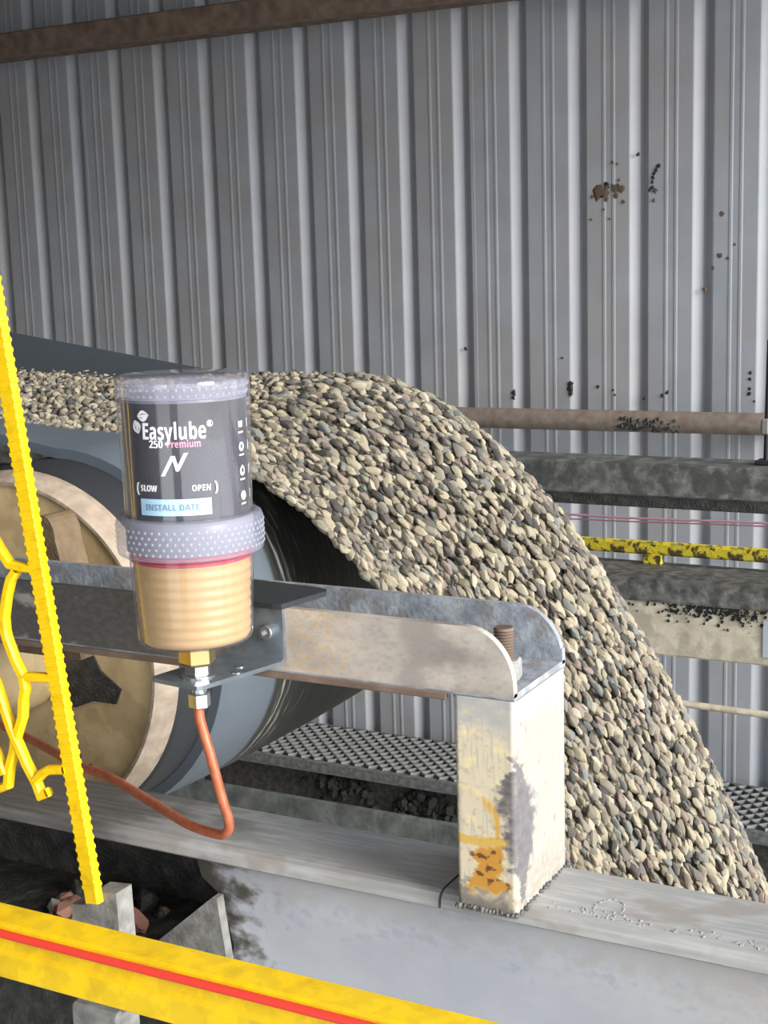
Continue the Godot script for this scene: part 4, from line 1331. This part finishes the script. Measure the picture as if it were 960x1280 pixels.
	put("piston_seal", b.mesh(), M.red_seal, o)
	b = Shape.new()
	var prof := [Vector2(0.0458, y0 + 1.7822)]
	for k in 40:
		var s := (k + 1) / 41.0
		prof.append(Vector2(lerpf(0.0459, 0.0432, s) - 0.0010 * (0.5 - 0.5 * cos(s * TAU * 8.0)), y0 + lerpf(1.7822, 1.7205, s)))
	prof.append(Vector2(0.0405, y0 + 1.7180)); prof.append(Vector2(0.012, y0 + 1.7175))
	b.lathe(prof, N, Transform3D(), true, -1.0)
	put("grease_bellows", b.mesh(), M.grease, o)
	b = Shape.new()
	b.lathe([Vector2(0.0480, y0 + 1.7890), Vector2(0.0452, y0 + 1.7220), Vector2(0.0440, y0 + 1.7185), Vector2(0.0415, y0 + 1.7165), Vector2(0.0130, y0 + 1.7130)], N, Transform3D(), true, -1.0)
	put("clear_cup", b.mesh(), M.clear, o)
	# brass and steel fittings down to the shelf
	b = Shape.new()
	b.hexnut(Vector3(0, y0 + 1.6965, 0), 0.0145, 0.0165, 0.25)
	put("brass_nut", b.mesh(), M.brass, o)
	b = Shape.new()
	b.hexnut(Vector3(0, y0 + 1.6875, 0), 0.0105, 0.009, 0.1)
	b.lathe([Vector2(0.0135, y0 + 1.686), Vector2(0.0135, y0 + 1.6875), Vector2(0.0, y0 + 1.6875)], 28)
	put("steel_nut", b.mesh(), M.steel, o)

	# copper tube with its compression nut under the shelf
	o = thing("copper_tube", "bent copper grease tube hanging under the bracket and running to the left", "tube")
	b = Shape.new()
	var way := [Vector3(-0.6450, 1.664, -0.880), Vector3(-0.6444, 1.650, -0.880), Vector3(-0.6385, 1.6237, -0.882), Vector3(-0.6313, 1.5833, -0.886), Vector3(-0.6288, 1.5634, -0.89), Vector3(-0.6338, 1.5526, -0.892), Vector3(-0.6463, 1.5490, -0.895), Vector3(-0.6809, 1.5477, -0.905), Vector3(-0.7329, 1.5512, -0.925), Vector3(-0.796, 1.5548, -0.95), Vector3(-0.8541, 1.5533, -0.97), Vector3(-0.9338, 1.5562, -1.0), Vector3(-1.0345, 1.5629, -1.03), Vector3(-1.085, 1.568, -1.052)]
	var curve := Curve3D.new()
	for i in way.size():
		var tg: Vector3 = (way[mini(i + 1, way.size() - 1)] - way[maxi(i - 1, 0)]) * 0.16
		curve.add_point(way[i], -tg, tg)
	curve.bake_interval = 0.004
	b.tube(Array(curve.get_baked_points()), 0.0041, 14)
	put("tube", b.mesh(), M.copper, o)
	b = Shape.new()
	b.lathe([Vector2(0.0062, 1.682), Vector2(0.0062, 1.672)], 20, Transform3D(Basis(), Vector3(LUB.x, 0, LUB.z)), false, -1.0)
	b.hexnut(Vector3(LUB.x, 1.6605, LUB.z), 0.0088, 0.0125, 0.2)
	put("compression_nut", b.mesh(), M.steel, o)

func dot(b: Shape, c: Vector3, out: Vector3, side: Vector3, r: float) -> void:
	var rim := []
	for k in 6:
		var a := TAU * k / 6
		rim.append(c + side * cos(a) * r + Vector3.UP * sin(a) * r)
	var tip := c + out * r * 0.7
	for k in 6: b.tri(rim[k], rim[(k + 1) % 6], tip, (out * 0.5 + (rim[k] - c) / r).normalized(), (out * 0.5 + (rim[(k + 1) % 6] - c) / r).normalized(), out)

# ---------------------------------------------------------------- yellow guard and rail
func guard() -> void:
	# mesh guard: serrated edge bar and the strands of its honeycomb
	var o := thing("mesh_guard", "bright yellow mesh guard panel with serrated edge bar at the left", "guard", Vector3(0, 0, -0.83))
	var b := Shape.new()
	var a := Vector3(-0.778, 1.968, 0)
	var c := Vector3(-0.7215, 1.503, 0)
	var d := (c - a).normalized()
	var side := Vector3(-d.y, d.x, 0) * -1.0
	b.prism(rect(-0.0072, -0.004, 0.0072, 0.004, 0.0015), Transform3D(Basis(side, Vector3(0, 0, 1), d), a), -0.25, a.distance_to(c))
	var bar := put("edge_bar", b.mesh(), M.yellow_clean, o)
	b = Shape.new()
	var n := int((a.distance_to(c) + 0.24) / 0.0078)
	for k in n:
		var p := a + d * (-0.24 + k * 0.0078)
		b.box(Vector3.ZERO, Vector3(0.0164, 0.0050, 0.0088), 0.0014, Transform3D(Basis(side, d, side.cross(d)).rotated(Vector3(0, 0, 1), 0.16), p))
	put("serrations", b.mesh(), M.yellow_clean, bar).set_meta("kind", "stuff")
	var paths := [
		[Vector2(-0.81, 1.812), Vector2(-0.7935, 1.788), Vector2(-0.7835, 1.7755), Vector2(-0.7745, 1.7745), Vector2(-0.758, 1.774)],
		[Vector2(-0.7765, 1.772), Vector2(-0.7835, 1.764), Vector2(-0.789, 1.7497), Vector2(-0.7935, 1.732), Vector2(-0.7935, 1.7212), Vector2(-0.7922, 1.7149), Vector2(-0.7858, 1.6985), Vector2(-0.7775, 1.6842), Vector2(-0.768, 1.6852), Vector2(-0.747, 1.6867)],
		[Vector2(-0.7775, 1.6842), Vector2(-0.7762, 1.675), Vector2(-0.7792, 1.6665), Vector2(-0.7815, 1.6507), Vector2(-0.788, 1.6367), Vector2(-0.791, 1.6298), Vector2(-0.7935, 1.6203), Vector2(-0.7995, 1.6061), Vector2(-0.803, 1.590), Vector2(-0.812, 1.586)],
		[Vector2(-0.822, 1.71), Vector2(-0.805, 1.6723), Vector2(-0.7942, 1.6404), Vector2(-0.7895, 1.6298), Vector2(-0.7872, 1.6258), Vector2(-0.7803, 1.6112), Vector2(-0.7715, 1.5971), Vector2(-0.7675, 1.587), Vector2(-0.760, 1.5905)],
		[Vector2(-0.7715, 1.599), Vector2(-0.764, 1.606), Vector2(-0.757, 1.610), Vector2(-0.740, 1.613)],
		[Vector2(-0.8035, 1.600), Vector2(-0.812, 1.618), Vector2(-0.822, 1.628)]]
	for pth in paths:
		b = Shape.new()
		var left := []
		var right := []
		for i in pth.size():
			var e0: Vector2 = (pth[i] - pth[maxi(i - 1, 0)]).normalized()
			var e1: Vector2 = (pth[mini(i + 1, pth.size() - 1)] - pth[i]).normalized()
			var e := (e0 + e1).normalized()
			var w := 0.0037 / maxf(0.6, maxf(e.dot(e0), e.dot(e1)))
			left.append([pth[i] + Vector2(-e.y, e.x) * w, pth[i] + Vector2(-e.y, e.x) * w * 0.6])
			right.append([pth[i] - Vector2(-e.y, e.x) * w, pth[i] - Vector2(-e.y, e.x) * w * 0.6])
		for i in pth.size() - 1:
			var z1 := Vector3(0, 0, 0.0022)
			var z2 := Vector3(0, 0, 0.0045)
			var f := func(q: Vector2, z: Vector3) -> Vector3: return Vector3(q.x, q.y, 0) + z
			var nl := Vector3(left[i][0].x - right[i][0].x, left[i][0].y - right[i][0].y, 0)
			for sgn in [1.0, -1.0]:
				var a1: Vector3 = z1 * sgn
				var a2: Vector3 = z2 * sgn
				b.quad(f.call(left[i][1], a2), f.call(left[i + 1][1], a2), f.call(right[i + 1][1], a2), f.call(right[i][1], a2), z2 * sgn)
				b.quad(f.call(left[i][0], a1), f.call(left[i + 1][0], a1), f.call(left[i + 1][1], a2), f.call(left[i][1], a2), nl + z2 * sgn)
				b.quad(f.call(right[i][0], a1), f.call(right[i + 1][0], a1), f.call(right[i + 1][1], a2), f.call(right[i][1], a2), -nl + z2 * sgn)
			b.quad(f.call(left[i][0], z1), f.call(left[i + 1][0], z1), f.call(left[i + 1][0], -z1), f.call(left[i][0], -z1), nl)
			b.quad(f.call(right[i][0], z1), f.call(right[i + 1][0], z1), f.call(right[i + 1][0], -z1), f.call(right[i][0], -z1), -nl)
		for e in [0, pth.size() - 1]:
			var z1 := Vector3(0, 0, 0.0022)
			var l3 := Vector3(left[e][0].x, left[e][0].y, 0)
			var r3 := Vector3(right[e][0].x, right[e][0].y, 0)
			b.quad(l3 + z1, r3 + z1, r3 - z1, l3 - z1, Vector3(pth[e].x - pth[absi(e - 1)].x, pth[e].y - pth[absi(e - 1)].y, 0))
		put("mesh_strand", b.mesh(), M.yellow_clean, o).position.z = 0.0006 * paths.find(pth)

	# socket block that the edge bar stands in
	o = thing("post_socket", "grey steel socket block at the foot of the yellow edge bar", "socket", Vector3(-0.728, 1.47, -0.842))
	b = Shape.new()
	b.prism(PackedVector2Array([Vector2(-0.0225, -0.06), Vector2(0.028, -0.06), Vector2(0.0255, 0.042), Vector2(0.004, 0.040), Vector2(-0.008, 0.026), Vector2(-0.0215, 0.024)]), Transform3D(), -0.012, 0.008)
	put("block", b.mesh(), M.dull, o)
	b = Shape.new()
	b.box(Vector3(0, -0.765, 0), Vector3(0.05, 1.41, 0.03), 0.003)
	put("stem", b.mesh(), M.dull, o)

	# foreground rail: angle with its flat top, red cord along the corner
	o = thing("guard_rail", "yellow painted angle rail crossing the foreground", "rail", Vector3(0, 0, -0.75))
	b = Shape.new()
	b.prism(PackedVector2Array([Vector2(0.0, 1.527), Vector2(0.0, 1.5325), Vector2(0.024, 1.5325), Vector2(0.0275, 1.5312), Vector2(0.029, 1.528), Vector2(0.030, 1.516), Vector2(0.0325, 1.512), Vector2(0.0325, 1.494), Vector2(0.031, 1.4925), Vector2(0.0255, 1.4925), Vector2(0.0245, 1.520), Vector2(0.021, 1.527)]), ALONG_X, -2.0, 0.9)
	put("angle", b.mesh(), M.yellow, o)
	for xs in [-1.9, 0.8]:
		b = Shape.new()
		b.box(Vector3(xs, 0.76, 0.012), Vector3(0.04, 1.52, 0.02), 0.003)
		put("leg", b.mesh(), M.yellow, o)
	b = Shape.new()
	var pts := []
	for k in 30: pts.append(Vector3(-1.99 + k * 0.0995, 1.5285 + 0.0004 * sin(k * 1.3), -0.7175))
	b.tube(pts, 0.0031, 12)
	tag(put("red_cord", b.mesh(), M.red_cord), "red cord stretched along the yellow foreground rail", "cord")
